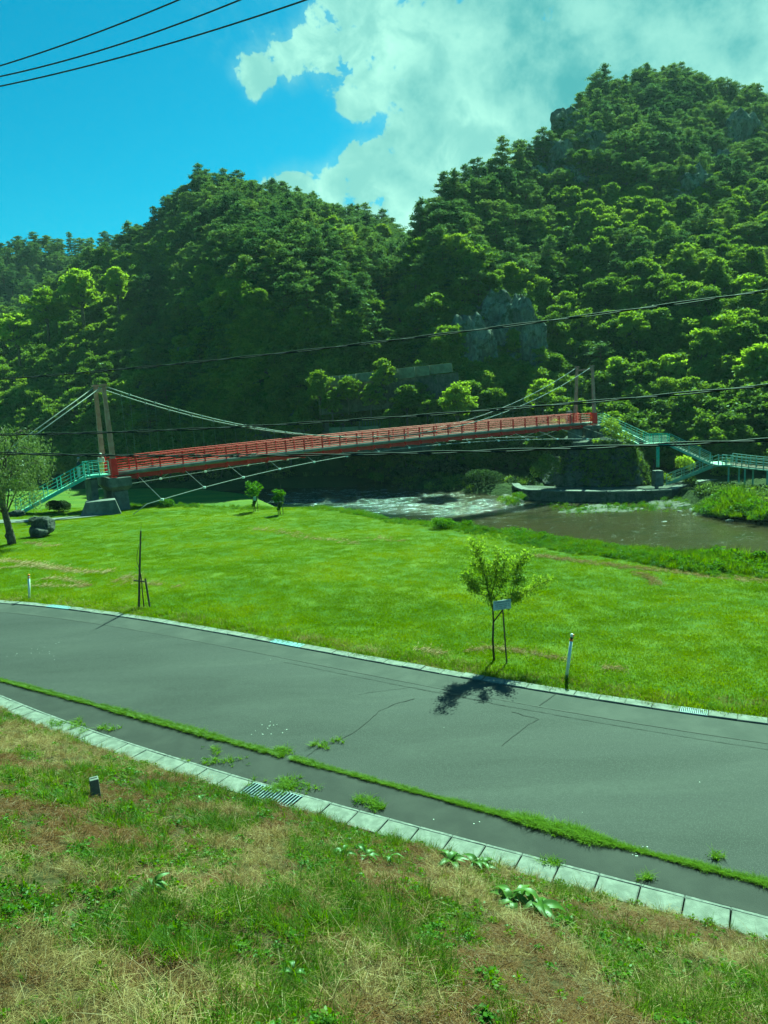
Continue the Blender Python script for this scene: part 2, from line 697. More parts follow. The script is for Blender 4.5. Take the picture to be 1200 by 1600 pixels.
def rock_mat(name, c1, c2, c3, sc=1.0, moss=0.4):
    t = NT(name)
    a = t.step(t.noise(0.5 * sc, 7, 0.68, 0.8, stretch=(1, 1, 0.45)), 0.36, 0.64)
    b = t.step(t.noise(2.2 * sc, 6, 0.7, 0.4, stretch=(1, 1, 0.35)), 0.4, 0.7)
    c = t.mix(a, c1, c2)
    c = t.mix(t.math('MULTIPLY', b, .7), c, c3)
    m = t.step(t.noise(0.9 * sc, 5, 0.7), 0.5, 0.62)
    c = t.mix(t.math('MULTIPLY', m, moss), c, (0.035, 0.055, 0.012))
    t.color(c)
    t.rough(0.9)
    t.b.inputs['Specular IOR Level'].default_value = 0.2
    t.bump(t.noise(2.5 * sc, 8, 0.72, 0.6), 1.0, 0.35 / sc)
    return t.m


def hill_mat():
    t = NT('hill_ground')
    sep = t.n.new('ShaderNodeSeparateXYZ')
    t.l.new(t.geo.outputs['Normal'], sep.inputs[0])
    steep = t.step(t.math('ADD', sep.outputs[2], t.math('MULTIPLY', t.noise(0.22, 5, 0.65), 0.9)), 0.58, 0.78)
    rk = t.mix(t.step(t.noise(0.35, 8, 0.7, 0.7, stretch=(1, 1, .4)), .38, .62), (0.12, 0.115, 0.10), (0.24, 0.23, 0.20))
    gr = t.mix(t.noise(0.8, 5, 0.7), (0.030, 0.045, 0.012), (0.075, 0.09, 0.022))
    t.color(t.mix(steep, rk, gr))
    t.rough(0.95)
    t.b.inputs['Specular IOR Level'].default_value = 0.1
    t.bump(t.noise(0.9, 8, 0.75, 0.5), 1.0, 0.8)
    return t.m


def water_mat():
    t = NT('river_water')
    x = t.n.new('ShaderNodeSeparateXYZ')
    t.l.new(t.pos, x.inputs[0])
    # shallow silty side downstream, deep dark side upstream
    sh = t.step(t.math('ADD', x.outputs[0], t.math('MULTIPLY', t.math('SUBTRACT', t.noise(0.12, 4, 0.6), 0.5), 26)), -1, 12)
    c = t.mix(sh, (0.008, 0.016, 0.012), (0.044, 0.034, 0.017))
    c = t.mix(t.math('MULTIPLY', t.step(t.noise(0.3, 5, 0.65, 0.5, stretch=(1, 1.6, 1, 0.6)), 0.5, 0.7), t.math('MULTIPLY', sh, .6)), c, (0.014, 0.020, 0.010))
    # white water
    cx, cy = -1.0, 93.0
    dx = t.math('DIVIDE', t.math('SUBTRACT', x.outputs[0], cx), 20.0)
    dy = t.math('DIVIDE', t.math('SUBTRACT', x.outputs[1], t.math('ADD', cy, t.math('MULTIPLY', dx, -12.0))), 12.0)
    rr = t.math('ADD', t.math('MULTIPLY', dx, dx), t.math('MULTIPLY', dy, dy))
    zone = t.step(t.math('ADD', rr, t.math('MULTIPLY', t.math('SUBTRACT', t.noise(0.25, 4, 0.6), 0.5), 2.2)), 0.0, 1.3, (1, 0))
    st = t.noise(1.3, 8, 0.75, 1.3, stretch=(0.40, 1.1, 1, -0.35))
    foam = t.step(t.math('ADD', st, t.math('MULTIPLY', zone, 0.085)), 0.60, 0.72)
    st2 = t.noise(1.5, 6, 0.75, 1.0, stretch=(0.35, 1.25, 1, -0.6))
    foam2 = t.step(st2, 0.62, 0.72)
    foam3 = t.step(t.noise(3.6, 5, 0.75, 0.8, stretch=(0.4, 1.5, 1, -0.5)), 0.63, 0.71)
    foam2 = t.math('MAXIMUM', foam2, t.math('MULTIPLY', foam3, 0.7))
    foam = t.math('MAXIMUM', foam, t.math('MULTIPLY', foam2, 0.45))
    c = t.mix(t.math('MULTIPLY', foam, 0.85), c, (0.46, 0.50, 0.52))
    t.color(c)
    t.rough(t.math('MULTIPLY_ADD' if False else 'ADD', t.math('MULTIPLY', foam, 0.5), 0.09))
    t.b.inputs['IOR'].default_value = 1.33
    h = t.math('ADD', t.math('MULTIPLY', t.noise(1.3, 5, 0.65, 0.6, stretch=(0.6, 1.2, 1, -0.5)), t.math('ADD', 0.42, t.math('MULTIPLY', zone, 2.4))), t.math('MULTIPLY', foam, 0.3))
    t.bump(h, 0.8, 0.15)
    return t.m


M_lawn, M_soil, M_asph, M_hill, M_water = lawn_mat(), soil_mat(), asphalt_mat(), hill_mat(), water_mat()
M_cliff = rock_mat('cliff_rock', (0.12, 0.12, 0.095), (0.29, 0.28, 0.235), (0.05, 0.05, 0.04), 0.8, 0.75)
M_boulder = rock_mat('boulder_stone', (0.055, 0.055, 0.052), (0.14, 0.135, 0.12), (0.03, 0.03, 0.03), 3.0, 0.25)
M_masonry = rock_mat('mossy_masonry', (0.085, 0.085, 0.075), (0.15, 0.145, 0.12), (0.05, 0.05, 0.045), 1.5, 0.6)
M_conc = simple('concrete', (0.10, 0.10, 0.09), (0.19, 0.185, 0.165), 1.6, 0.85, 0.3, 30)
M_kerb = simple('kerb_concrete', (0.14, 0.137, 0.122), (0.23, 0.22, 0.20), 5.0, 0.85, 0.35, 60)
M_kerb2 = simple('worn_kerb_concrete', (0.13, 0.128, 0.12), (0.24, 0.23, 0.215), 8.0, 0.85, 0.35, 60)
M_refl = simple('reflection_band_tone', (0.13, 0.135, 0.09), (0.22, 0.22, 0.15), 1.2, 0.9, 0.3, 20)  # pale tone of the window reflections, put on added panels
M_gravel = simple('wet_gravel', (0.05, 0.046, 0.036), (0.13, 0.12, 0.095), 2.5, 0.9, 0.6, 12)
M_path = simple('path_concrete', (0.14, 0.135, 0.12), (0.20, 0.19, 0.17), 2.0, 0.9, 0.2)
M_red = simple('red_paint', (0.50, 0.016, 0.020), (0.60, 0.026, 0.028), 3.0, 0.6, 0.05, 30, 0.2)
M_redf = simple('faded_red_paint', (0.42, 0.035, 0.032), (0.28, 0.024, 0.022), 2.0, 0.6, 0.08, 30, 0.2)
M_tower = simple('weathered_brown_paint', (0.31, 0.16, 0.12), (0.40, 0.26, 0.20), 2.5, 0.7, 0.12, 25, 0.2)
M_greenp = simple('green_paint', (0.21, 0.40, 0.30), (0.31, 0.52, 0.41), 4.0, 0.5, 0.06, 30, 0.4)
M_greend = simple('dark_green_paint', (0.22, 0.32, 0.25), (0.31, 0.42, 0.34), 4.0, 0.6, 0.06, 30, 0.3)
M_beam = simple('grey_edge_beam', (0.15, 0.14, 0.12), (0.24, 0.22, 0.19), 1.2, 0.8, 0.15)
M_cable = simple('pale_steel_cable', (0.26, 0.25, 0.23), (0.36, 0.35, 0.32), 6.0, 0.6, 0.0, spec=0.2)
M_wire = simple('black_wire', (0.016, 0.016, 0.018), (0.03, 0.03, 0.032), 10.0, 0.45, 0.0, spec=0.5)
M_wireg = simple('grey_cable_sheath', (0.016, 0.017, 0.018), (0.032, 0.032, 0.034), 10.0, 0.75, 0.0, spec=0.15)
M_wood = simple('stake_wood', (0.075, 0.055, 0.040), (0.14, 0.11, 0.08), 9.0, 0.85, 0.3, 60)
M_bark = simple('bark', (0.07, 0.055, 0.042), (0.16, 0.13, 0.10), 7.0, 0.95, 0.6, 30)
M_barkd = simple('dark_bark', (0.035, 0.028, 0.022), (0.07, 0.055, 0.042), 7.0, 0.95, 0.5, 30)
M_pinebark = simple('pine_bark', (0.10, 0.06, 0.04), (0.17, 0.11, 0.075), 3.0, 0.95, 0.5, 20)
M_white = simple('white_paint', (0.80, 0.80, 0.77), (0.86, 0.86, 0.83), 9.0, 0.5, 0.05)
M_board = simple('sign_board', (0.60, 0.60, 0.60), (0.70, 0.70, 0.70), 9.0, 0.5, 0.0)
M_ink = simple('dark_lettering', (0.06, 0.08, 0.10), (0.10, 0.12, 0.14), 30.0, 0.6, 0.0)
M_orange = simple('orange_reflector', (0.75, 0.22, 0.03), (0.85, 0.30, 0.05), 9.0, 0.4, 0.0)
M_black = simple('black_band', (0.02, 0.02, 0.02), (0.03, 0.03, 0.03), 9.0, 0.5, 0.0)
M_steel = simple('galvanised_steel', (0.22, 0.25, 0.28), (0.32, 0.35, 0.38), 6.0, 0.6, 0.05, spec=0.2)
M_plate = simple('blue_grey_plate', (0.20, 0.27, 0.31), (0.26, 0.34, 0.38), 6.0, 0.5, 0.1)
M_crack = simple('crack_filler', (0.022, 0.021, 0.02), (0.035, 0.033, 0.03), 9.0, 0.9, 0.0)
M_patch = simple('pale_patch_asphalt', (0.040, 0.039, 0.036), (0.060, 0.057, 0.052), 1.2, 0.85, 0.3, 90)
M_seam = simple('seam_dust', (0.08, 0.076, 0.07), (0.11, 0.10, 0.095), 9.0, 0.9, 0.0)
M_strip = simple('dark_gutter_asphalt', (0.024, 0.022, 0.021), (0.038, 0.035, 0.032), 1.4, 0.85, 0.35, 90)
M_shell = simple('white_petal', (0.65, 0.65, 0.6), (0.7, 0.7, 0.65), 9.0, 0.6, 0.0)
M_skin = simple('skin', (0.42, 0.26, 0.18), (0.46, 0.29, 0.20), 9.0, 0.6, 0.0)
M_cream = simple('cream_cloth', (0.55, 0.50, 0.40), (0.62, 0.56, 0.45), 9.0, 0.9, 0.0)
M_yellow = simple('yellow_cloth', (0.62, 0.42, 0.12), (0.7, 0.5, 0.16), 9.0, 0.9, 0.0)
M_navy = simple('dark_cloth', (0.03, 0.04, 0.05), (0.05, 0.06, 0.07), 9.0, 0.9, 0.0)
M_pale = simple('pale_cloth', (0.42, 0.5, 0.5), (0.5, 0.56, 0.56), 9.0, 0.9, 0.0)
M_hatg = simple('grey_hat', (0.30, 0.29, 0.26), (0.38, 0.36, 0.33), 9.0, 0.9, 0.0)
M_trunkd = M_barkd

L_pine = leafmat('pine_needles', [(0.046, 0.072, 0.028), (0.082, 0.115, 0.036), (0.125, 0.160, 0.042), (0.185, 0.205, 0.052)], 0.37)
L_pinec = leafmat('distant_pine_needles', [(0.050, 0.091, 0.045), (0.095, 0.141, 0.060)], 0.37)
L_broad = leafmat('broad_leaves', [(0.072, 0.100, 0.020), (0.130, 0.170, 0.030), (0.190, 0.230, 0.036), (0.270, 0.300, 0.055)], 0.42)
L_bright = leafmat('bright_maple_leaves', [(0.17, 0.22, 0.030), (0.25, 0.30, 0.045), (0.33, 0.37, 0.065)], 0.48)
L_willow = leafmat('weeping_leaves', [(0.060, 0.085, 0.022), (0.110, 0.135, 0.036), (0.190, 0.210, 0.085)], 0.4, 0.1, 0.03)
L_cherry = leafmat('young_cherry_leaves', [(0.11, 0.16, 0.022), (0.19, 0.24, 0.035), (0.30, 0.32, 0.07)], 0.6, 0.05)
L_bush = leafmat('bush_leaves', [(0.028, 0.043, 0.016), (0.053, 0.072, 0.022)], 0.32, 0.1)
L_weed = leafmat('weed_leaves', [(0.06, 0.11, 0.012), (0.10, 0.165, 0.018), (0.16, 0.21, 0.024)], 0.45, 0.35)
L_blade = leafmat('grass_blades', [(0.070, 0.115, 0.010), (0.115, 0.165, 0.014), (0.18, 0.215, 0.024)], 0.45, 0.4)
L_mown = leafmat('mown_grass', [(0.120, 0.165, 0.012), (0.160, 0.210, 0.014), (0.225, 0.250, 0.018)], 0.45, 0.4, 0.0, 0.6, 0.22)
L_straw = leafmat('dry_straw', [(0.13, 0.080, 0.028), (0.26, 0.18, 0.072), (0.44, 0.34, 0.16)], 0.25, 0.4)
L_brown = leafmat('brown_thatch', [(0.08, 0.036, 0.014), (0.15, 0.075, 0.030), (0.22, 0.13, 0.055)], 0.2, 0.4)
L_joint = leafmat('joint_grass', [(0.12, 0.17, 0.015), (0.18, 0.25, 0.02), (0.26, 0.32, 0.04)], 0.45, 0.3)
L_dock = leafmat('dock_leaves', [(0.055, 0.100, 0.012), (0.09, 0.145, 0.018), (0.16, 0.22, 0.04)], 0.35, 0.3, 0.03)

# ------------------------------------------------------------------ ground, road, river, hills
def sheet(name, X, Y, Z, mat, keep=None, smooth=True, kind='structure'):
    ny, nx = X.shape
    V = np.stack([X, Y, Z], -1).reshape(-1, 3)
    i = np.arange(ny * nx).reshape(ny, nx)
    F = np.stack([i[:-1, :-1], i[:-1, 1:], i[1:, 1:], i[1:, :-1]], -1).reshape(-1, 4)
    if keep is not None:
        k = keep[:-1, :-1] & keep[:-1, 1:] & keep[1:, 1:] & keep[1:, :-1]
        F = F[k.ravel()]
    o = bpy.data.objects.new(name, mesh_np(name, V, F, mat, smooth=smooth))
    C.objects.link(o)
    WORG[o.name] = Vector()
    return tag(o, kind=kind)


base = MB().add([(-6000, -6000, -9.5), (6000, -6000, -9.5), (6000, 6000, -9.5), (-6000, 6000, -9.5)], [(0, 1, 2, 3)]).build('ground', M_lawn)
tag(base, kind='structure')

# embankment (kerb to railway), denser mesh
xs = np.linspace(-40, 30, 360)
ts = np.linspace(0.44, 14, 110)
X = np.repeat(xs[None], len(ts), 0) - ts[:, None] * 0.5
Y = nearY(xs)[None] - ts[:, None] * 0.866 - 0 * X
Y = nearY(X) - ts[:, None] / 0.866
sheet('embankment', X, Y, T(X, Y), M_soil)

# lawn, bank and river bed
ss = np.concatenate([np.linspace(0.30, 40, 150), np.linspace(40.6, 75, 90), np.linspace(76, 125, 40)])
xs = np.linspace(-75, 60, 300)
X = np.repeat(xs[None], len(ss), 0)
Y = farY(np.clip(X, -40, 25)) + ss[:, None] / 0.87
sheet('lawn', X, Y, T(X, Y), M_lawn)

# hills and far bank
us = np.linspace(-1.1, 1.2, 420)
yy = np.concatenate([np.linspace(0, 38, 90), np.linspace(38.5, 110, 130), np.linspace(112, 300, 70)])
U = np.repeat(us[None], len(yy), 0)
Y = np.interp(U, fe_u, fe_y) - 10 + yy[:, None]
X = U * Y
sheet('hills', X, Y, TF(X, Y), M_hill)

# river surface
us = np.linspace(-1.2, 1.3, 260)
yy = np.linspace(30, 190, 260)
U, Y = np.meshgrid(us, yy)
X = U * Y
zone = np.clip(1 - ((X - 1) / 18) ** 2 - ((Y - 93) / 14) ** 2, 0, 1)
Z = WATER + (fbm(X, Y, 1.6, 3, 12) - .5) * (0.05 + 0.38 * zone)
sheet('river', X, Y, Z, M_water)

# road: asphalt sheet, gutter strip along the near kerb, patched strip along the far kerb
xs = np.linspace(-60, 40, 500)


def road_band(name, fa, fb, z, mat, n=3):
    t = np.linspace(0, 1, n)
    X = np.repeat(xs[None], n, 0)
    A, B = fa(xs), fb(xs)
    Y = A[None] + (B - A)[None] * t[:, None]
    return sheet(name, X, Y, np.full_like(X, z), mat, smooth=False)


road_band('road', lambda x: nearY(x) + 0.02, lambda x: farY(x) - 0.0, 0.0, M_asph, 8)
road_band('gutter_strip', lambda x: nearY(x) + 0.06, lambda x: weedY(x) + 0.05, 0.004, M_strip)
road_band('far_road_strip', lambda x: farY(x) - 0.98 + 0.02 * np.sin(x * .7), lambda x: farY(x) - 0.03, 0.004, M_patch)


def ribbon(name, pts, w, z, mat, jitter=0.0):
    """a thin flat line on the road"""
    P = [Vector((p[0], p[1], 0)) for p in pts]
    Q = []
    for a, b in zip(P[:-1], P[1:]):
        n = max(1, int((b - a).length / 0.12))
        for i in range(n):
            Q.append(a.lerp(b, i / n))
    Q.append(P[-1])
    V, F = [], []
    for i, q in enumerate(Q):
        d = (Q[min(i + 1, len(Q) - 1)] - Q[max(i - 1, 0)]).normalized()
        s = Vector((-d.y, d.x, 0))
        off = s * random.uniform(-jitter, jitter)
        ww = w * random.uniform(0.5, 1.3) / 2
        V += [q + off + s * ww + Vector((0, 0, z)), q + off - s * ww + Vector((0, 0, z))]
        if i:
            F.append((2 * i - 2, 2 * i - 1, 2 * i + 1, 2 * i))
    o = MB().add(V, F).build(name, mat)
    return tag(o, kind='structure')


rdpx = lambda l: [G(*q) for q in l]
ribbon('road_seam', [(x, float(farY(x)) - 0.98, 0) for x in np.linspace(-30, 15, 60)], 0.02, 0.008, M_seam, 0.006)
ribbon('road_seam', [(x, float(farY(x)) - 1.28, 0) for x in np.linspace(-3, 15, 30)], 0.014, 0.008, M_crack, 0.01)
ribbon('road_joint', rdpx([(868, 1085), (843, 1103)]), 0.03, 0.012, M_crack, 0.005)
ribbon('road_crack', rdpx([(468, 1192), (492, 1172), (520, 1160), (548, 1148), (575, 1128), (592, 1112), (618, 1100), (648, 1092)]), 0.02, 0.008, M_crack, 0.018)
ribbon('road_crack', rdpx([(785, 1165), (805, 1148), (825, 1132), (843, 1124), (818, 1118), (800, 1112)]), 0.016, 0.008, M_crack, 0.018)
ribbon('road_crack', rdpx([(560, 1085), (640, 1074), (720, 1088), (800, 1106)]), 0.012, 0.008, M_crack, 0.02)

# kerb slabs
def arc_points(f, x0, x1, step):
    out = []
    x = x0
    while x < x1:
        y = float(f(x))
        dy = (float(f(x + .01)) - y) / .01
        n = math.hypot(1, dy)
        out.append((x, y, math.atan2(dy, 1)))
        x += step / n
    return out


def slab_mesh(w, d, h, mat, seedv):
    """a cast slab with chamfered, slightly worn edges; origin middle of its underside"""
    rr = random.Random(seedv)
    c = 0.012
    v = []
    for (zz, ins) in ((0, 0), (h - c, 0), (h, c)):
        for (i, j) in ((-1, -1), (1, -1), (1, 1), (-1, 1)):
            v.append((i * (w / 2 - ins) + rr.uniform(-.003, .003), j * (d / 2 - ins) + rr.uniform(-.003, .003), zz + (rr.uniform(-.003, .003) if zz else 0)))
    f = [(3, 2, 1, 0), (8, 9, 10, 11)]
    for k in (0, 4):
        for i in range(4):
            f.append((k + i, k + (i + 1) % 4, k + 4 + (i + 1) % 4, k + 4 + i))
    m = MB().add(v, f)
    return m.mesh('kerb_slab', mat)


near_grate = G(450, 1232)
GAPS = {}
near_k = bpy.data.objects.new('near_kerb', None)
C.objects.link(near_k)
WORG[near_k.name] = Vector()
tag(near_k, kind='structure')
ms = [slab_mesh(0.580, 0.44, 0.16, M_kerb, k) for k in range(4)]
ml = [slab_mesh(0.594, 0.07, 0.14, M_kerb2, k + 9) for k in range(2)]
for i, (x, y, a) in enumerate(arc_points(nearY, -15.6, 9.5, 0.6)):
    nx, ny = -math.sin(a), math.cos(a)
    p = Vector((x - nx * 0.26, y - ny * 0.26, -0.13 + random.uniform(-.006, .006)))
    inst(ml[i % 2], 'kerb_lip', near_k, (x + nx * 0.0, y + ny * 0.0, -0.118), (0, 0, a))
    if abs(x - near_grate.x) < 0.45:
        GAPS.setdefault(('n', 0), []).append(x)
        continue
    inst(ms[i % 4], 'kerb_slab', near_k, p, (random.uniform(-.006, .006), random.uniform(-.006, .006), a + random.uniform(-.006, .006)))
far_k = bpy.data.objects.new('far_kerb', None)
C.objects.link(far_k)
WORG[far_k.name] = Vector()
tag(far_k, kind='structure')
ms = [slab_mesh(0.572, 0.30, 0.16, M_kerb2 if k == 3 else M_kerb, k + 20) for k in range(4)]
gx = [G(1076, 1112).x, G(437, 1007).x, G(93, 950).x]
for i, (x, y, a) in enumerate(arc_points(farY, -24, 13.5, 0.585)):
    gi_ = [k for k, g in enumerate(gx) if abs(x - g) < 0.45]
    if gi_:
        GAPS.setdefault(('f', gi_[0]), []).append(x)
        continue
    nx, ny = -math.sin(a), math.cos(a)
    inst(ms[i % 4], 'kerb_slab', far_k, (x + nx * 0.15, y + ny * 0.15, -0.125 + random.uniform(-.008, .008)), (0, 0, a + random.uniform(-.012, .012)))


def grate(px, f, d, off, label, n, bars=True, plate=None, width=1.02):
    gl = GAPS[px]
    x = sum(gl) / len(gl)
    y = float(f(x))
    width = len(gl) * (0.6 if px[0] == 'n' else 0.585) - 0.012
    a = math.atan((float(f(x + .01)) - y) / .01)
    ca, sa = math.cos(a), math.sin(a)
    c = Vector((x - sa * off, y + ca * off, -0.02))
    t = thing('drain_grate' if bars else 'drain_cover', label, 'drain grate' if bars else 'drain cover', c)
    loc = lambda i, j, z: c + Vector((ca * i - sa * j, sa * i + ca * j, z))
    if not bars:
        m = MB().obox(c + Vector((0, 0, 0.03)), Vector((ca, sa, 0)) * width / 2, Vector((-sa, ca, 0)) * d / 2, (0, 0, 0.02))
        m.build('plate', plate, t, bevel=0.006)
        m = MB()
        for k in range(7):
            m.obox(loc(-width / 2 + (k + .5) * width / 7, 0, 0.053), Vector((ca, sa, 0)) * 0.012, Vector((-sa, ca, 0)) * (d / 2 - .03), (0, 0, 0.004))
        tag(m.build('tread_rib', plate, t), kind='stuff')
        return
    m = MB().obox(c + Vector((0, 0, -0.10)), Vector((ca, sa, 0)) * width / 2, Vector((-sa, ca, 0)) * d / 2, (0, 0, 0.01))
    m.build('drain_well', M_black, t)
    m = MB()
    for s in (-1, 1):
        m.beam(loc(-width / 2, s * (d / 2 - .01), 0.035), loc(width / 2, s * (d / 2 - .01), 0.035), 0.018, 0.032)
    m.build('grate_frame', M_steel, t)
    for k in range(n):
        i = -width / 2 + (k + 0.5) * width / n
        MB().beam(loc(i, -d / 2 + .01, 0.037), loc(i, d / 2 - .01, 0.037), 0.021, 0.03).build('bar', M_steel, t, own=True)


grate(('f', 0), farY, 0.29, 0.155, 'long steel drain grate in the far kerb at the right, below the leaning white post', 15)
grate(('n', 0), nearY, 0.42, -0.25, 'weed grown steel drain grate in the near kerb by the embankment', 17)
grate(('f', 1), farY, 0.29, 0.155, 'blue grey drain cover in the far kerb, in the middle of the lawn edge', 0, False, M_plate)
grate(('f', 2), farY, 0.29, 0.155, 'blue grey drain cover in the far kerb near the short post', 0, False, M_plate)

# pale flecks on the asphalt
fl = MB()
for k in range(70):
    px, py = random.choice([(random.uniform(20, 1180), random.uniform(1000, 1330)), (random.gauss(990, 14), random.gauss(1328, 8)), (random.gauss(420, 14), random.gauss(1140, 6)), (random.gauss(60, 26), random.gauss(1020, 7))])
    g = G(px, py)
    if g.y < float(nearY(g.x)) + .3 or g.y > float(farY(g.x)) - .3:
        continue
    r = random.uniform(0.004, 0.011)
    a = random.random() * 3
    fl.add([(g.x + r * math.cos(a + q) * (1 + .4 * random.random()), g.y + r * math.sin(a + q) * (1 + .4 * random.random()), 0.012) for q in (0, 1.3, 2.4, 3.6, 5)], [(0, 1, 2, 3, 4)])
tag(fl.build('fallen_petals', M_shell), 'scattered tiny pale petals and flecks lying on the dark asphalt road', 'petals', kind='stuff')

# concrete path at the foot of the bridge stairs
pp = [G(*q, -1.05) for q in [(60, 812), (92, 812), (150, 803), (132, 797), (100, 800), (62, 806)]]
pm = MB()
X = np.linspace(-27, -21, 20)
cpts = [Vector((-28.5, 53.2, 0)), Vector((-26.5, 53.0, 0)), Vector((-24.5, 53.4, 0)), Vector((-22.6, 54.8, 0)), Vector((-21.6, 56.2, 0))]
V, F = [], []
for i in range(25):
    t = i / 24 * 4
    k = min(int(t), 3)
    q = cpts[k].lerp(cpts[k + 1], t - k)
    d = (cpts[k + 1] - cpts[k]).normalized()
    s = Vector((-d.y, d.x, 0)) * 0.85
    for w in (s, -s):
        r = q + w
        V.append((r.x, r.y, float(T(r.x, r.y)) + 0.06))
    if i:
        F.append((2 * i - 2, 2 * i - 1, 2 * i + 1, 2 * i))
tag(MB().add(V, F).build('path', M_path), kind='structure')

# ------------------------------------------------------------------ plants
def leaf_tris(P, size, rng, tilt=1.0, quad=True, aspect=0.55, hang=0.0):
    """P: leaf centres. returns vertices and faces; tilt 0 = lying flat, 1 = any way round"""
    n = len(P)
    a = rng.normal(size=(n, 3))
    a[:, 2] *= tilt
    a[:, 2] -= hang * 2
    a /= np.linalg.norm(a, axis=1)[:, None] + 1e-9
    b = rng.normal(size=(n, 3))
    b[:, 2] *= tilt
    b -= (b * a).sum(1)[:, None] * a
    b /= np.linalg.norm(b, axis=1)[:, None] + 1e-9
    s = (size * rng.uniform(0.65, 1.35, n))[:, None]
    if quad:
        V = np.stack([P - a * s, P + b * s * aspect, P + a * s, P - b * s * aspect], 1).reshape(-1, 3)
        F = np.arange(n * 4).reshape(n, 4)
    else:
        V = np.stack([P - a * s + b * s * aspect, P + a * s, P - a * s * .6 - b * s * aspect], 1).reshape(-1, 3)
        F = np.arange(n * 3).reshape(n, 3)
    return V, F


def blobs(cs, rs, per, rng, shell=0.55, top=0.3):
    """points gathered in flattened lumps"""
    out = []
    for c, r in zip(cs, rs):
        n = max(4, int(per * (r[0] * r[1]) ** .5 if per < 0 else per))
        d = rng.normal(size=(n, 3))
        d /= np.linalg.norm(d, axis=1)[:, None]
        d[:, 2] = np.where((d[:, 2] < 0) & (rng.random(n) < top), -d[:, 2], d[:, 2])
        k = rng.uniform(shell, 1.0, n) ** 0.6
        out.append(np.array(c)[None] + d * k[:, None] * np.array(r)[None])
    return np.concatenate(out)


def tree_objs(name, trunk_mb, V, F, barkm, leafm, leafname='crown'):
    tm = trunk_mb.mesh('trunk', barkm, smooth=True)
    cm = mesh_np(leafname, V, F, leafm)
    return tm, cm


def pine_proto(seed, h=9.0, w=2.6, npad=58, per=44, ls=0.20, conic=0.0, leafm=None):
    r = random.Random(seed)
    rng = np.random.default_rng(seed)
    tb = MB()
    bend = [(r.uniform(-.3, .3), r.uniform(-.3, .3)) for _ in range(5)]
    tp = []
    x = y = 0
    for i in range(6):
        t = i / 5
        if i:
            x += bend[i - 1][0] * .7
            y += bend[i - 1][1] * .7
        tp.append(Vector((x, y, -1.0 + (h * 0.97 + 1.0) * t)))
    tb.tube(tp, [0.2, 0.17, 0.14, 0.11, 0.07, 0.02], 6)
    at = lambda z: tp[min(4, int(max(0, (z + 1) / (h + 1)) * 5))].lerp(tp[min(5, int(max(0, (z + 1) / (h + 1)) * 5) + 1)], ((z + 1) / (h + 1) * 5) % 1)
    cs, rs = [], []
    nb = 20
    for i in range(nb):
        t = (i + r.random()) / nb
        z = h * (0.28 + 0.70 * t)
        ln = w * ((1 - t) ** (0.38 + conic * .6) * (0.85 if t > .25 else 0.5 + t)) * r.uniform(0.55, 1.3) + 0.25
        a = i * 2.4 + r.uniform(-.5, .5)
        p0 = at(z)
        up = r.uniform(-0.05, 0.28)
        tip = p0 + Vector((math.cos(a) * ln, math.sin(a) * ln, up * ln))
        tb.tube([p0, p0.lerp(tip, .5) + Vector((0, 0, -.06)), tip], [0.06, 0.04, 0.015], 4)
        k = max(1, int(ln / 0.62))
        for j in range(k + 1):
            q = p0.lerp(tip, 0.35 + 0.65 * (j + .5) / (k + 1)) + Vector((r.uniform(-.3, .3), r.uniform(-.3, .3), r.uniform(-.02, .18)))
            s = r.uniform(0.5, 0.9)
            cs.append(q)
            rs.append((s * 1.15, s * 1.15, s * r.uniform(0.22, 0.36)))
    cs.append(tp[-1])
    rs.append((.35, .35, .35))
    P = blobs(cs, rs, per, rng, 0.2, 0.6)
    P = P + rng.normal(size=P.shape) * np.array([.14, .14, .08])
    V, F = leaf_tris(P, ls, rng, 0.55, False, 0.5)
    return tree_objs('pine', tb, V, F, M_pinebark, leafm or L_pine)


def broad_proto(seed, h=7.5, w=3.0, nl=26, per=120, ls=0.21, leafm=None, layered=0.5, stem=.24):
    r = random.Random(seed)
    rng = np.random.default_rng(seed)
    tb = MB()
    lop, lopa, peak_ = r.uniform(.0, .45), r.random() * 6.28, r.uniform(.10, .34)
    top = Vector((r.uniform(-.6, .6), r.uniform(-.6, .6), h * 0.75))
    tb.tube([(0, 0, -1.2), (r.uniform(-.1, .1), r.uniform(-.1, .1), h * .25), top * .55, top], [stem, stem * .75, stem * .5, stem * .15], 6)
    cs, rs = [], []
    for i in range(nl):
        t = (i + .5) / nl
        z = h * (0.30 + 0.62 * t)
        rad = w * math.sin(math.pi * min(1, peak_ + (.96 - peak_) * t)) ** 0.8 * 0.8
        a = i * 2.4 + r.uniform(-.4, .4)
        k = r.uniform(0.35, 1.15) * (1 + lop * math.cos(a - lopa))
        c = Vector((math.cos(a) * rad * k, math.sin(a) * rad * k, z + r.uniform(-.3, .3)))
        if i == nl - 1:
            c = Vector((0, 0, h * .9))
        s = w * r.uniform(0.15, 0.36)
        cs.append(c)
        rs.append((s, s * r.uniform(.8, 1.1), s * (0.62 - 0.3 * layered)))
        tb.tube([top * (0.25 + .5 * t), Vector((0, 0, h * .3)).lerp(c, .6), c], [0.09, 0.055, 0.02], 4)
        for j in range(3):
            a2 = r.random() * 6.28
            cs.append(c + Vector((math.cos(a2) * s, math.sin(a2) * s, r.uniform(-.3, .3) * s)))
            q = s * r.uniform(0.35, 0.55)
            rs.append((q, q, q * .5))
    per_l = [per if i % 4 == 0 else per // 3 for i in range(len(cs))]
    P = np.concatenate([blobs([c], [q], n, rng, 0.35, 0.6) for c, q, n in zip(cs, rs, per_l)])
    P = P + rng.normal(size=P.shape) * 0.13
    V, F = leaf_tris(P, ls, rng, 0.6, True, 0.5)
    return tree_objs('broad', tb, V, F, M_bark, leafm or L_broad)


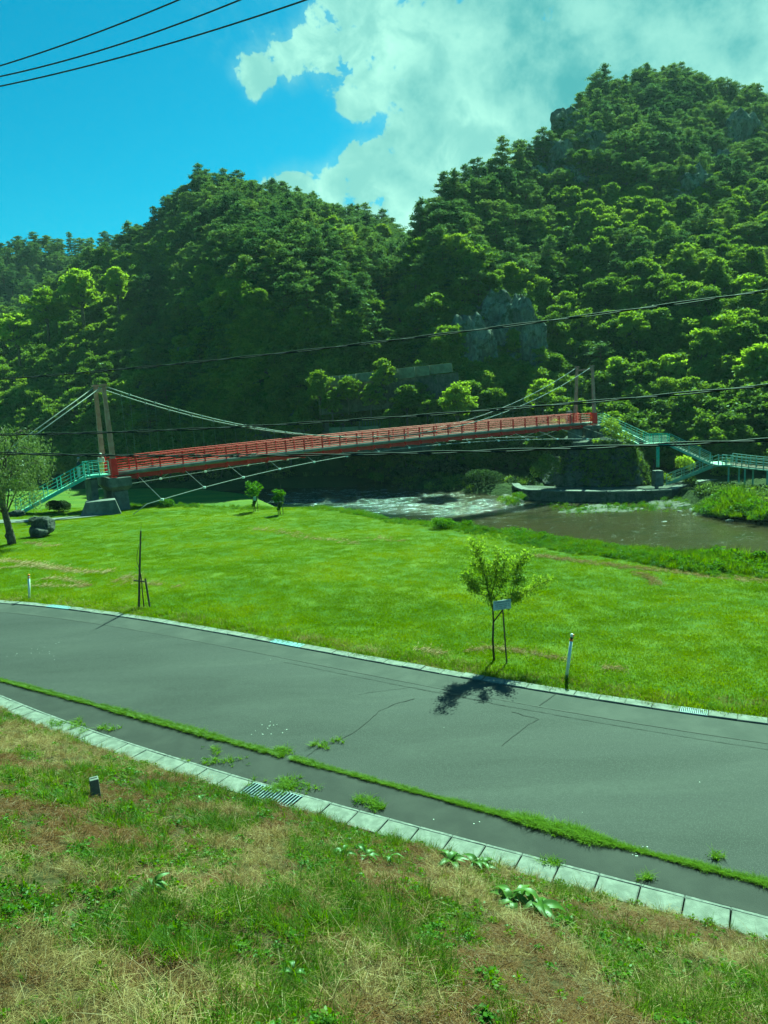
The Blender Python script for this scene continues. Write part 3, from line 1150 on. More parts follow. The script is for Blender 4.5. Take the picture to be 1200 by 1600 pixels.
PINES = [pine_proto(100 + i, 6.8 + .9 * (i % 3), 2.9 + .35 * (i % 2), conic=(0.9 if i in (2, 5, 8) else 0)) for i in range(10)]
BROADS = [broad_proto(200 + i, 6.4 + .5 * (i % 4), 2.5 + .3 * (i % 3), layered=(i % 3) * .45) for i in range(9)]
SHRUB = [broad_proto(260 + i, 2.2, 1.3, 10, 60, 0.15, L_weed, stem=.05) for i in range(3)]
LOWTREE = [broad_proto(280 + i, 4.0, 2.2, 16, 80, 0.20, layered=.8, stem=.1) for i in range(3)]


def plant(name, pr, label, cat, loc, rz, sc, group, parts=('trunk', 'crown'), tilt=(0, 0)):
    o = thing(name, label, cat, loc, group)
    o.rotation_euler = (tilt[0], tilt[1], rz)
    o.scale = sc if isinstance(sc, tuple) else (sc,) * 3
    for me, n in zip(pr, parts):
        c = bpy.data.objects.new(n, me)
        C.objects.link(c)
        c.parent = o
    return o


def gn_scatter(name, protos, P, rot, scl, idx, label=None, cat=None, parent=None):
    """uncountable plants: one object whose points carry instances of a few meshes"""
    coll = bpy.data.collections.new(name + '_kinds')
    for k, me in enumerate(protos):
        coll.objects.link(bpy.data.objects.new('%s_kind_%02d' % (name, k), me))
    me = bpy.data.meshes.new(name)
    n = len(P)
    me.vertices.add(n)
    me.vertices.foreach_set('co', np.asarray(P, dtype=np.float32).ravel())
    a = me.attributes.new('rot', 'FLOAT_VECTOR', 'POINT')
    a.data.foreach_set('vector', np.asarray(rot, dtype=np.float32).ravel())
    a = me.attributes.new('scl', 'FLOAT_VECTOR', 'POINT')
    s = np.asarray(scl, dtype=np.float32)
    if s.ndim == 1:
        s = np.repeat(s[:, None], 3, 1)
    a.data.foreach_set('vector', s.ravel())
    a = me.attributes.new('idx', 'INT', 'POINT')
    a.data.foreach_set('value', np.asarray(idx, dtype=np.int32))
    o = bpy.data.objects.new(name, me)
    C.objects.link(o)
    g = bpy.data.node_groups.new(name, 'GeometryNodeTree')
    g.interface.new_socket('Geometry', in_out='INPUT', socket_type='NodeSocketGeometry')
    g.interface.new_socket('Geometry', in_out='OUTPUT', socket_type='NodeSocketGeometry')
    gi, go = g.nodes.new('NodeGroupInput'), g.nodes.new('NodeGroupOutput')
    iop = g.nodes.new('GeometryNodeInstanceOnPoints')
    ci = g.nodes.new('GeometryNodeCollectionInfo')
    ci.inputs['Collection'].default_value = coll
    ci.inputs['Separate Children'].default_value = True
    ci.inputs['Reset Children'].default_value = True

    def attr(nm, ty):
        q = g.nodes.new('GeometryNodeInputNamedAttribute')
        q.data_type = ty
        q.inputs['Name'].default_value = nm
        return q.outputs['Attribute']
    g.links.new(gi.outputs[0], iop.inputs['Points'])
    g.links.new(ci.outputs[0], iop.inputs['Instance'])
    iop.inputs['Pick Instance'].default_value = True
    g.links.new(attr('idx', 'INT'), iop.inputs['Instance Index'])
    g.links.new(attr('rot', 'FLOAT_VECTOR'), iop.inputs['Rotation'])
    g.links.new(attr('scl', 'FLOAT_VECTOR'), iop.inputs['Scale'])
    g.links.new(iop.outputs[0], go.inputs[0])
    md = o.modifiers.new('scatter', 'NODES')
    md.node_group = g
    return tag(o, label, cat, kind='stuff')


def join_mesh(name, meshes):
    V, F3, mi, mats, o = [], [], [], [], 0
    vs_, fs_, ms_ = [], [], []
    for k, me in enumerate(meshes):
        n = len(me.vertices)
        co = np.empty(n * 3, dtype=np.float32)
        me.vertices.foreach_get('co', co)
        me.calc_loop_triangles()
        lt = np.empty(len(me.loop_triangles) * 3, dtype=np.int32)
        me.loop_triangles.foreach_get('vertices', lt)
        vs_.append(co.reshape(-1, 3))
        fs_.append(lt.reshape(-1, 3) + o)
        ms_.append(np.full(len(lt) // 3, k, dtype=np.int32))
        o += n
        mats.append(me.materials[0])
    return mesh_np(name, np.concatenate(vs_), np.concatenate(fs_), mats, np.concatenate(ms_))


# rock faces on the hills (places as surveyed), kept clear of trees
ROCKS = [(888, 218, 7), (868, 262, 7), (905, 290, 6), (925, 250, 7), (1150, 240, 8), (1128, 285, 6), (1068, 315, 7), (843, 300, 4),
         (765, 545, 8), (805, 575, 7), (730, 575, 6), (291, 585, 4)]
rockp = [(hit(a, b), c) for a, b, c in ROCKS]

# the forest: stands a tree wherever there is room on the slopes
def to_px(P):
    v = P - np.array(CP)[None]
    z = v @ np.array(cF)
    return 600 + FOC * (v @ np.array(cR)) / z, 800 - FOC * (v @ np.array(cU)) / z, z


NC = 75000
uu = RNG.uniform(-0.72, 0.78, NC)
yv = RNG.uniform(84, 372, NC)
keepC = (yv < 250) | (uu < -.22)
uu, yv = uu[keepC], yv[keepC]
xx = uu * yv
zz = TF(xx, yv)
la, lb, lc = layers(xx, yv)
lay = np.argmax(np.stack([la, lb, lc]), 0)
hl = np.maximum(np.maximum(la, lb), lc)
on = hl > zz - 0.3
# drop those beyond the crests (out of sight)
dcr = np.where(lay == 0, np.interp(uu, LA[0], LA[2]), np.where(lay == 1, np.interp(uu, LB[0], LB[2]), 330))
on &= yv < dcr + 5
on &= (zz > -5.0) & (yv > np.interp(uu, fe_u, fe_y) + 5)
P = np.stack([xx, yv, zz], 1)[on]
lay = lay[on]
dcr = dcr[on]
for q, rad in rockp:
    # nothing tall right in front of a rock face either
    d = P - np.array(q)[None]
    away = np.array([q.x, q.y, 0]) / q.xy.length
    back = d @ away
    side = np.hypot(d[:, 0] - back * away[0], d[:, 1] - back * away[1])
    k = ~((np.abs(side) < rad * 0.46) & (back < 3) & (back > -rad * .9 - 3) & (np.abs(d[:, 2] + 5.0 - back * .2) < rad * .6))
    P, lay, dcr = P[k], lay[k], dcr[k]
# minimal spacing by 3D cell hashing
order = RNG.permutation(len(P))
cell, chosen = {}, []
SPN = RNG.random(len(P))
for i in order:
    p = P[i]
    sp = (1.9 + 1.9 * SPN[i]) if lay[i] < 2 else 4.2
    kx, ky, kz = (int(math.floor(v / 5)) for v in p)
    ok = True
    for a in (-1, 0, 1):
        for b in (-1, 0, 1):
            for c_ in (-1, 0, 1):
                for q in cell.get((kx + a, ky + b, kz + c_), ()):
                    if (q[0] - p[0]) ** 2 + (q[1] - p[1]) ** 2 + ((q[2] - p[2]) * 1.0) ** 2 < sp * sp:
                        ok = False
                        break
                if not ok:
                    break
            if not ok:
                break
        if not ok:
            break
    if ok:
        cell.setdefault((kx, ky, kz), []).append(p)
        chosen.append(i)
P, lay, dcr = P[chosen], lay[chosen], dcr[chosen]
px, py, dz = to_px(P)
relh = np.clip((P[:, 2] + 5) / 60, 0, 1.5)
nzk = fbm(P[:, 0] + P[:, 2], P[:, 1], 16, 2, 21)
# share of pines grows with height
ppine = np.where(lay == 0, 0.08 + 0.95 * relh, np.where(lay == 1, 0.30 + 0.8 * relh, 0.9))
ppine = np.where((lay == 1) & (px < 230) & (py > 430), 0.05, ppine)
ppine = np.where((lay == 0) & (px > 860) & (py > 330), ppine * 0.45, ppine)
ispine = (nzk * 0.9 + RNG.random(len(P)) * .55 - .2) < ppine
ispine |= (dcr - P[:, 1]) < 6
sc = RNG.uniform(0.62, 1.15, len(P)) * np.where(lay == 2, 1.15, 1.0)
# keep what the photograph can see
inview = (px > -60) & (px < 1260) & (py > 60)
near_rank = np.argsort(-(sc / dz) * inview)


def zone(i):
    a, x_, y_ = lay[i], px[i], py[i]
    if a == 2:
        return 'on the far blue ridge at the left'
    if a == 1:
        side = ('above the weeping tree' if x_ < 90 else 'left of the near tower top' if x_ < 150 else 'above the near tower' if x_ < 260 else
                'under the middle summit' if x_ < 400 else 'right of the middle summit' if x_ < 520 else 'in the fold between the hills')
        hi = 'on the skyline' if P[i, 1] > dcr[i] - 7 else 'high on the slope' if relh[i] > .62 else 'half way up the slope' if relh[i] > .3 else 'low by the river'
        return hi + ' ' + side
    side = ('left of the cliff' if x_ < 700 else 'over the cliff' if x_ < 800 else 'left of the far tower' if x_ < 880 else 'behind the far tower' if x_ < 960 else
            'above the zigzag stairs' if x_ < 1080 else 'above the boardwalk')
    hi = ('on the skyline' if P[i, 1] > dcr[i] - 7 else 'near the hilltop' if relh[i] > 1.1 else 'high on the slope' if relh[i] > .7 else 'half way up the slope' if relh[i] > .3 else
          'low on the slope')
    return hi + ' ' + side


def forest(kind, sel, protos, nm, cat, desc, plural, limit):
    idx = [i for i in near_rank if sel[i]]
    singles, rest = idx[:limit], idx[limit:]
    for i in singles:
        k = RNG.integers(len(protos))
        z = zone(i)
        size_ = 'tall' if sc[i] > .98 else 'short' if sc[i] < .76 else 'mid-sized'
        plant(nm, protos[k], size_ + ' ' + desc + ' ' + z, cat, tuple(P[i] - np.array([0, 0, .3])), float(RNG.uniform(0, 6.28)), float(sc[i]),
              size_ + ' ' + plural + ' ' + z, tilt=(float(RNG.uniform(-.07, .07)), float(RNG.uniform(-.07, .07))))
    jm = [join_mesh(nm + '_far', p) for p in protos]
    n = len(rest)
    rot = np.stack([RNG.uniform(-.07, .07, n), RNG.uniform(-.07, .07, n), RNG.uniform(0, 6.28, n)], 1)
    gn_scatter(kind, jm, P[rest] - np.array([0, 0, .3]), rot, sc[rest], RNG.integers(0, len(protos), n),
               'the rest of the %s covering the hills as one dense wood' % plural, 'forest')
    print('forest', kind, len(singles), n)


forest('pine_forest', ispine, PINES, 'pine_tree', 'tree', 'dark layered pine', 'pines', 290)
forest('broadleaf_forest', ~ispine, BROADS, 'broadleaf_tree', 'tree', 'leafy green tree', 'broadleaf trees', 290)

# low growth under the trees and over bare ground
n = 20000
uu = RNG.uniform(-0.6, 0.66, n)
yv = np.where(RNG.random(n) < .7, RNG.uniform(88, 160, n), RNG.uniform(140, 235, n))
xx = uu * yv
zz = TF(xx, yv)
P2 = np.stack([xx, yv, zz - .3], 1)
k = (zz > -4.9) & (yv > np.interp(uu, fe_u, fe_y) + 1) & (yv < np.where(uu < -.02, 200, np.where(uu < .15, 188, 235)))
for q, rad in rockp:
    d = P2 - np.array(q)[None]
    k &= ~(np.linalg.norm(d, axis=1) < rad * 0.3)
P2 = P2[k]
# ledges of the river cliffs
n = 9000
uu = RNG.uniform(-0.6, 0.2, n)
yv = np.minimum(np.interp(uu, *LAf), np.interp(uu, *LBf)) + RNG.uniform(-3, 16, n)
zz = TF(uu * yv, yv)
k = (zz > -4.9) & (zz < 34) & (RNG.random(n) < np.clip(fbm(uu * yv, zz, 7, 3, 55) * 2.6 - .45, 0.12, 1))
P3_ = np.stack([uu * yv, yv - .4, zz - .6], 1)[k]
for q, rad in rockp[8:11]:
    P3_ = P3_[~(np.linalg.norm(P3_ - np.array(q)[None], axis=1) < rad * .55)]
P2 = np.concatenate([P2, P3_])
n = len(P2)
rot = np.stack([RNG.uniform(-.2, .2, n), RNG.uniform(-.2, .2, n), RNG.uniform(0, 6.28, n)], 1)
gn_scatter('undergrowth', [join_mesh('low_tree', p) for p in LOWTREE] + [join_mesh('shrub', p) for p in SHRUB], P2, rot, RNG.uniform(.55, 1.1, n), RNG.integers(0, 6, n),
           'tangled bushes and saplings filling the gaps between the hillside trees', 'undergrowth')

# ------------------------------------------------------------------ the footbridge
AX = Vector((0.815, 0.579, 0)).normalized()
PF = Vector((-AX.y, AX.x, 0))            # across the deck, away from the camera
ZD = 1.8
LN = G(179, 740, ZD)                     # near leg, near bank
LEN = (G(929.5, 660, ZD) - LN).length
WID = 3.1
B0 = LN + PF * (WID / 2)                 # deck axis start


def dk(t, s=0.0, z=0.0):
    """point of the deck: t along (0..1), s across (+ away), z above the deck"""
    return Vector((B0.x, B0.y, 0)) + AX * (LEN * t) + PF * s + Vector((0, 0, ZD + 1.1 * t * (1 - t) + z))


br = thing('footbridge', 'red suspension footbridge with tall twin leg towers crossing the river', 'footbridge', (B0.x, B0.y, ZD))
NP = 30
HW = 0.95
tt = [i / NP for i in range(NP + 1)]


def along(s, z, r, name, mat, n=5, zf=None, t0=0.0, t1=1.0):
    pts = [dk(t0 + (t1 - t0) * i / 40, s, z) for i in range(41)]
    return MB().tube(pts, r, n).build(name, mat, br, smooth=True)


def bar_along(s, z, w, h, name, mat):
    m = MB()
    prev = None
    V, F = [], []
    for i in range(NP + 1):
        c = dk(i / NP, s, z)
        o = len(V)
        V += [c - PF * w / 2 - Vector((0, 0, h / 2)), c + PF * w / 2 - Vector((0, 0, h / 2)), c + PF * w / 2 + Vector((0, 0, h / 2)), c - PF * w / 2 + Vector((0, 0, h / 2))]
        if i:
            for k in range(4):
                F.append((o - 4 + k, o - 4 + (k + 1) % 4, o + (k + 1) % 4, o + k))
        else:
            F.append((0, 1, 2, 3))
    F.append((len(V) - 1, len(V) - 2, len(V) - 3, len(V) - 4))
    return m.add(V, F).build(name, mat, br)


bar_along(0, -0.09, HW * 2 - 0.12, 0.12, 'deck_slab', M_strip)
for s in (-1, 1):
    along(s * (HW + 0.02), -0.10, 0.155, 'edge_beam', M_beam, 8)
    bar_along(s * (HW - 0.22), -0.46, 0.12, 0.34, 'girder', M_redf)
    along(s * HW, 1.14, 0.045, 'handrail', M_red)
    for z in (0.30, 0.52, 0.74, 0.93):
        along(s * HW, z, 0.022, 'rail', M_red, 4)
    along(s * HW, 0.13, 0.03, 'rail', M_red, 4)
# cross beams and posts: one mesh each, repeated
pm = MB()
pm.beam((0, 0, -0.30), (0, 0, 1.14), 0.09, 0.10, up=(0, 1, 0))
pm.beam((0, 0.05, -0.30), (0, -0.30, -0.50), 0.10, 0.12)
pm.beam((0, -0.05, -0.56), (0, -0.30, -0.46), 0.09, 0.10)
pm.box((0, 0, -.22), .16, .18, .16)
post_me = pm.mesh('railing_post', M_red)
cb_me = MB().beam((0, -HW + .1, -0.66), (0, HW - .1, -0.66), 0.16, 0.14).mesh('cross_beam', M_redf)
az = math.atan2(AX.y, AX.x)
for i in range(NP + 1):
    inst(post_me, 'railing_post', br, dk(tt[i], -HW - .02), (0, 0, az))
    inst(post_me, 'railing_post', br, dk(tt[i], HW + .02), (0, 0, az + math.pi))
    inst(cb_me, 'cross_beam', br, dk(tt[i]), (0, 0, az))
# main cables with clamps and hangers
TOPZ = 8.72
CLOW = 2.55


def cab(t, s):
    q = dk(t, 0)
    k = abs(2 * t - 1)
    off = (HW + 0.18) + (WID / 2 - .36 - HW - .18) * k ** 2
    z = CLOW + (TOPZ - CLOW) * k ** 2
    return Vector((q.x, q.y, 0)) + PF * (s * off) + Vector((0, 0, z))


clamp_me = MB().box((0, 0, 0), .15, .13, .17).mesh('clamp', M_cable)
hanger_me = MB().tube([(0, 0, 0), (0, 0, 1)], 0.007, 4).mesh('hanger', M_cable)
for s in (-1, 1):
    cpts = [cab(i / 60, s) for i in range(61)]
    mc = MB().tube(cpts, 0.042, 6).build('main_cable', M_cable, br, smooth=True)
    for i in range(1, NP):
        p = cab(tt[i], s)
        q = dk(tt[i], s * HW, 0.1)
        if p.z - q.z < 0.3:
            continue
        h = inst(hanger_me, 'hanger', br, q, (0, 0, 0), (1, 1, (p - q).length))
        h.rotation_euler = (p - q).to_track_quat('Z', 'Y').to_euler()
        cl = bpy.data.objects.new('clamp', clamp_me)
        C.objects.link(cl)
        cl.parent = mc
        cl.location = p - WORG[mc.name]
# backstays at the near bank
for s in (-1, 1):
    a = cab(0, s)
    e = Vector((B0.x, B0.y, -1.0)) - AX * 15.5 + PF * (s * 1.0)
    MB().tube([a, a.lerp(e, .5) + Vector((0, 0, -.12)), e], 0.042, 6).build('back_stay', M_cable, br, smooth=True)
# towers
for (t, nm) in ((0, 'near'), (1, 'far')):
    base = dk(t, 0)
    tops = []
    for s in (-1, 1):
        b = base + PF * (s * WID / 2) + Vector((0, 0, 0))
        top = Vector((base.x, base.y, TOPZ - .05)) + PF * (s * (WID / 2 - 0.36)) + AX * (0.0)
        lg = MB()
        d = top - b
        for (a0, a1, w0, w1) in ((0.0, 1.0, 0.40, 0.27),):
            p, q = b + d * a0, b + d * a1
            ax_, ay_ = AX, PF
            V = [p + ax_ * (i * w0 / 2) + ay_ * (j * w0 / 2) for (i, j) in ((-1, -1), (1, -1), (1, 1), (-1, 1))]
            V += [q + ax_ * (i * w1 / 2) + ay_ * (j * w1 / 2) for (i, j) in ((-1, -1), (1, -1), (1, 1), (-1, 1))]
            lg.add(V, [(3, 2, 1, 0), (4, 5, 6, 7), (0, 1, 5, 4), (1, 2, 6, 5), (2, 3, 7, 6), (3, 0, 4, 7)])
        leg = lg.build('tower_leg', M_tower, br, bevel=0.03)
        sl = MB()
        p, q = b - Vector((0, 0, .12)), b + d * 0.175
        w0 = 0.50
        V = [p + AX * (i * w0 / 2) + PF * (j * w0 / 2) for (i, j) in ((-1, -1), (1, -1), (1, 1), (-1, 1))]
        V += [q + AX * (i * .46 / 2) + PF * (j * .46 / 2) for (i, j) in ((-1, -1), (1, -1), (1, 1), (-1, 1))]
        sl.add(V, [(3, 2, 1, 0), (4, 5, 6, 7), (0, 1, 5, 4), (1, 2, 6, 5), (2, 3, 7, 6), (3, 0, 4, 7)])
        sl.build('red_sleeve', M_red, leg, bevel=0.03)
        sd = MB().box(top + Vector((0, 0, .12)), .5, .34, .16, az)
        sd.build('cable_saddle', M_tower, leg)
        tops.append(top)
    MB().beam(tops[0] - Vector((0, 0, .28)), tops[1] - Vector((0, 0, .34)), 0.20, 0.24).build('tower_crossbar', M_tower, br)
    MB().beam(base + PF * (WID / 2) - Vector((0, 0, .5)), base - PF * (WID / 2) - Vector((0, 0, .5)), 0.4, 0.4).build('tower_sill', M_redf, br)
# wind cables below, with ties
WO = {}


def wind(t, s):
    k = 2 * t - 1
    q = dk(t, 0)
    off = HW + 0.75 + 5.4 * k * k
    z = 1.25 - 1.55 * k * k if t < .5 else 1.25 - 1.5 * k * k
    return Vector((q.x, q.y, z)) + PF * (s * off)


clip_me = MB().box((0, 0, 0), .20, .14, .16).mesh('clip', M_white)
for s in (-1, 1):
    pts = [wind(-0.01 + 1.02 * i / 50, s) for i in range(51)]
    anchor = wind(-.01, s)
    anchor.z = float(T(anchor.x, anchor.y)) + 0.15
    pts[0] = anchor
    wc = MB().tube(pts, 0.030, 5).build('wind_cable', M_cable, br, smooth=True)
    for i in range(1, NP, 2):
        a = dk(tt[i], s * (HW + .28), -0.5)
        b = wind(tt[i], s)
        MB().tube([a, b], 0.020, 4).build('wind_tie', M_cable, br)
        c = bpy.data.objects.new('clip', clip_me)
        C.objects.link(c)
        c.parent = wc
        c.location = b - WORG[wc.name]

# near bank pier
g0 = float(T(B0.x, B0.y))
pier = thing('bridge_pier', 'grey concrete pier with an overhanging head under the near red and brown tower', 'pier', (B0.x, B0.y, g0))
m = MB()
cc = dk(0, 0) + AX * 0.35
m.frustum((cc.x, cc.y, ZD - 0.72 - .35), 1.7, WID + .7, 1.7, WID + .7, 0.72, az)
m.build('pier_head', M_conc, pier, bevel=0.03)
m = MB()
m.frustum((cc.x, cc.y, ZD - 1.45), 1.2, WID - .1, 1.7, WID + .7, 0.385, az)
m.build('pier_corbel', M_conc, pier)
for s in (-1, 1):
    q = cc + PF * (s * (WID / 2 - .35))
    MB().frustum((q.x, q.y, g0 - 1.2), 1.15, 1.0, 1.05, .9, ZD - 1.452 - g0 + 1.2, az).build('pier_column', M_conc, pier, bevel=0.03)
q = cc - AX * 1.75 + PF * .4
MB().frustum((q.x, q.y, g0 - 1.0), .5, 1.9, .5, 1.9, ZD - 0.42 - g0 + 1.0, az).build('stair_support_wall', M_conc, pier, bevel=0.02)
pl = G(157, 803, -1.0)
az2 = az - .25
gp = float(T(pl.x, pl.y))
o = MB().frustum((pl.x, pl.y, gp - .5), 3.3, 2.0, 2.1, 1.2, 1.62, az2, (0.12, 0)).build('anchor_block', M_conc, bevel=0.04)
tag(o, 'squat concrete anchor block with sloping sides in front of the near pier', 'anchor block')
q = G(192, 792, -1.0)
zq = float(T(q.x, q.y))
o = MB().frustum((q.x, q.y, zq - .1), .42, .3, .06, .06, 1.25, .3).build('cable_anchor_cover', M_white, bevel=0.01)
tag(o, 'narrow white pointed cover standing where the lower cable meets the grass', 'cable cover')

# ------------------------------------------------------------------ green stairs
def flight(root, p0, p1, width, mat, nst, side=None, rails=4, hh=1.05, post_every=1.15, step_mat=None):
    """stairs from p0 (top, axis) down to p1; stringers, treads, railings"""
    p0, p1 = Vector(p0), Vector(p1)
    d = p1 - p0
    dh = Vector((d.x, d.y, 0)).normalized()
    sd = Vector((-dh.y, dh.x, 0))
    for s in (-1, 1):
        o = sd * (s * width / 2)
        MB().beam(p0 + o - Vector((0, 0, .10)), p1 + o - Vector((0, 0, .10)), 0.07, 0.27).build('stringer', mat, root)
        a, b = p0 + o + Vector((0, 0, hh)), p1 + o + Vector((0, 0, hh))
        MB().tube([a, b], 0.035, 6).build('handrail', mat, root)
        for k in range(rails - 1):
            z = 0.22 + k * (hh - .22) / (rails - 1)
            MB().tube([p0 + o + Vector((0, 0, z)), p1 + o + Vector((0, 0, z))], 0.018, 4).build('rail', mat, root)
        n = max(1, int(round(d.length / post_every)))
        for i in range(n + 1):
            q = p0.lerp(p1, i / n) + o
            MB().beam(q - Vector((0, 0, .1)), q + Vector((0, 0, hh)), 0.06, 0.06, up=(0, 1, 0)).build('railing_post', mat, root)
    tm = None
    for i in range(nst):
        q = p0.lerp(p1, (i + .5) / nst)
        if tm is None:
            tm = MB().obox((0, 0, 0), sd * (width / 2 - .05), dh * 0.14, (0, 0, .02)).mesh('tread', step_mat or mat)
        inst(tm, 'tread', root, q)


def landing(root, poly, z, mat, edges, hh=1.05, rails=4, balusters=False):
    m = MB().prism([(q[0], q[1]) for q in poly], z - .16, z)
    m.build('landing', mat, root)
    n = len(poly)
    for e in edges:
        a = Vector((poly[e][0], poly[e][1], z))
        b = Vector((poly[(e + 1) % n][0], poly[(e + 1) % n][1], z))
        MB().tube([a + Vector((0, 0, hh)), b + Vector((0, 0, hh))], 0.035, 6).build('handrail', mat, root)
        for k in range(rails - 1):
            zz_ = 0.22 + k * (hh - .22) / (rails - 1)
            MB().tube([a + Vector((0, 0, zz_)), b + Vector((0, 0, zz_))], 0.018, 4).build('rail', mat, root)
        np_ = max(1, int(round((b - a).length / 0.9)))
        for i in range(np_ + 1):
            q = a.lerp(b, i / np_)
            MB().beam(q, q + Vector((0, 0, hh)), 0.06, 0.06, up=(0, 1, 0)).build('railing_post', mat, root)


st = thing('green_stairway', 'bright green metal stairs rising from the lawn to the near tower', 'stairs', tuple(dk(0, 0) - AX * 3))
e0 = dk(0, 0) - AX * 0.25
W2 = 0.95
l1 = e0 - AX * 1.5
landing(st, [e0 - PF * W2, e0 + PF * W2, l1 + PF * W2, l1 - PF * W2], ZD - .05, M_greenp, (1, 3))
low = G(34, 806, -0.95)
sdir = AX.copy()
pL0 = l1.copy()
pL0.z = ZD - .05
pL1 = Vector((low.x, low.y, float(T(low.x, low.y)) + .12)) + PF * 0.9
flight(st, pL0, pL1, 1.7, M_greenp, 16)

# ------------------------------------------------------------------ far bank works
QZ = -5.45
qpx = [(806, 757), (811, 762), (822, 766), (870, 768), (950, 769), (1010, 768), (1050, 766), (1068, 759), (1100, 752), (1150, 748)]
qf = [G(a, b, QZ) for a, b in qpx]
quay = thing('river_wall', 'low dark concrete river wall with a pale ledge below the far stairs', 'river wall', (qf[4].x, qf[4].y, QZ - 2.5))
V, F = [], []
n = len(qf)
for i, q in enumerate(qf):
    back = q + Vector((0.25, 1, 0)).normalized() * (4.2 if 1 < i else 2.0)
    V += [q + Vector((0, -.2, -2.2)), q + Vector((0, 0, -.16)), q.copy(), back, back - Vector((0, 0, 2.5))]
for i in range(n - 1):
    for k in range(4):
        F.append((5 * i + k, 5 * (i + 1) + k, 5 * (i + 1) + k + 1, 5 * i + k + 1))
MB().add(V, F).build('wall_body', M_masonry, quay)
m = MB()
for i in range(n - 1):
    a, b = qf[i], qf[i + 1]
    off = Vector((0.05, .5, 0))
    sg = MB().beam(a + Vector((0, .35, .03)), b.lerp(a, .01) + Vector((0, .35, .03)), 0.95, 0.16)
    sg.build('ledge_slab', M_conc, quay)

# stone abutment under the far tower
def stone_mass(name, footpx, toppx, zb, zt, mat, seed, back=7.0):
    """battered wall of fitted stones between two surveyed lines"""
    A = [G(a, b, zb) for a, b in footpx]
    Bt = []
    for (a, b), q in zip(toppx, A):
        Bt.append(D(a, b, q.y + 1.6))
    nu, nv = 90, 56
    V = []
    rr = random.Random(seed)
    cells = [(rr.random() * 1.0, rr.random()) for _ in range(420)]
    cu = np.array([c[0] for c in cells]) * 15
    cv = np.array([c[1] for c in cells]) * 6
    ca = np.array([rr.uniform(-.10, .14) for _ in cells])
    for j in range(nv + 1):
        for i in range(nu + 1):
            u, v = i / nu * (len(A) - 1), j / nv
            k = min(int(u), len(A) - 2)
            lo = A[k].lerp(A[k + 1], u - k)
            hi = Bt[k].lerp(Bt[k + 1], u - k)
            p = lo.lerp(hi, v)
            uu_, vv_ = i / nu * 15, v * 6
            d = np.hypot(cu - uu_, cv - vv_)
            o_ = np.argsort(d)[:2]
            gap = min(1.0, (d[o_[1]] - d[o_[0]]) / 0.16)
            bulge = 0.16 * gap ** .5 + ca[o_[0]] + 0.35 * mnoise.noise(p * .35)
            p = p + Vector((-.2, -1, .12)).normalized() * bulge
            V.append(p)
    F = [(j * (nu + 1) + i, j * (nu + 1) + i + 1, (j + 1) * (nu + 1) + i + 1, (j + 1) * (nu + 1) + i) for j in range(nv) for i in range(nu)]
    # top and ends run back into the hill
    o = len(V)
    for i in range(nu + 1):
        t = V[nv * (nu + 1) + i]
        V.append(t + Vector((1.2, back, .3)))
    F += [(nv * (nu + 1) + i, nv * (nu + 1) + i + 1, o + i + 1, o + i) for i in range(nu)]
    for (i, s) in ((0, -1), (nu, 1)):
        o2 = len(V)
        for j in range(nv + 1):
            V.append(V[j * (nu + 1) + i] + Vector((1.2 + s * .5, back, 0)))
        F += [(j * (nu + 1) + i, (j + 1) * (nu + 1) + i, o2 + j + 1, o2 + j) for j in range(nv)]
    return MB().add(V, F).build(name, mat, smooth=False)


o = stone_mass('stone_abutment', [(852, 756), (880, 760), (940, 760), (1000, 757), (1018, 750)], [(876, 706), (892, 692), (940, 690), (985, 696), (1004, 708)], QZ + .05, 0, M_masonry, 5)
tag(o, 'battered mossy stone abutment carrying the far tower above the river wall', 'abutment')
far = dk(1, 0)
fp = thing('bridge_pier', 'grey concrete columns in shade under the far tower beside the climbing branches', 'pier', (far.x, far.y, -1))
for a, b, (w, d_) in ((-2.6, -.5, (1.2, 1.3)), (-.1, -1.1, (1.1, 1.0)), (-.1, 1.1, (1.1, 1.0)), (1.6, 0, (.9, 2.6))):
    q = far + AX * a + PF * b
    MB().frustum((q.x, q.y, -1.6), w, d_, w * .95, d_ * .95, 1.6 + ZD - .75, az).build('pier_column', M_conc, fp, bevel=.03)
q = far - AX * .2
MB().frustum((q.x, q.y, ZD - .748), 2.2, WID + 1.2, 2.2, WID + 1.2, .4, az).build('pier_head', M_conc, fp, bevel=.03)
o = MB().box(far + AX * (-1.2) + PF * 1.5 + Vector((0, 0, .75)), .55, .55, 1.5, az).build('gate_pillar', M_conc, bevel=.03)
tag(o, 'small square grey pillar behind the red railing beside the far tower', 'pillar')

sf = thing('green_stairway', 'green metal zigzag stairs coming down from the far tower to the river wall', 'stairs', (31, 88, -4.7))
f0 = far + AX * .4
f1 = far + AX * 2.0
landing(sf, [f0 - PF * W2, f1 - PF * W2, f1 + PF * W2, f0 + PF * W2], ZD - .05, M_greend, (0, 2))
pz = lambda px, py, Y: D(px, py, Y)
PA = pz(1008, 693, 86.0)
PB = pz(1046, 694, 85.4)
zp = (PA.z + PB.z) / 2
dv = (PB - PA)
dv.z = 0
du_ = dv.normalized()
dn = Vector((-du_.y, du_.x, 0))
WS = 1.7
polyp = [PA, PB, PB + dn * WS, PA + dn * WS]
for q in polyp:
    q.z = zp
start = (f1 - PF * .1).copy()
start.z = ZD - .05
flight(sf, start + Vector((.25, -.1, 0)), polyp[0].lerp(polyp[3], .5), 1.5, M_greenp, 13, step_mat=M_strip)
landing(sf, polyp, zp, M_greenp, (0, 2), balusters=True)
PC = pz(1112, 724, 83.4)
c0 = polyp[1].lerp(polyp[2], .5)
c1 = PC + dn * .8
flight(sf, c0, c1, 1.5, M_greend, 15, step_mat=M_strip, rails=3)
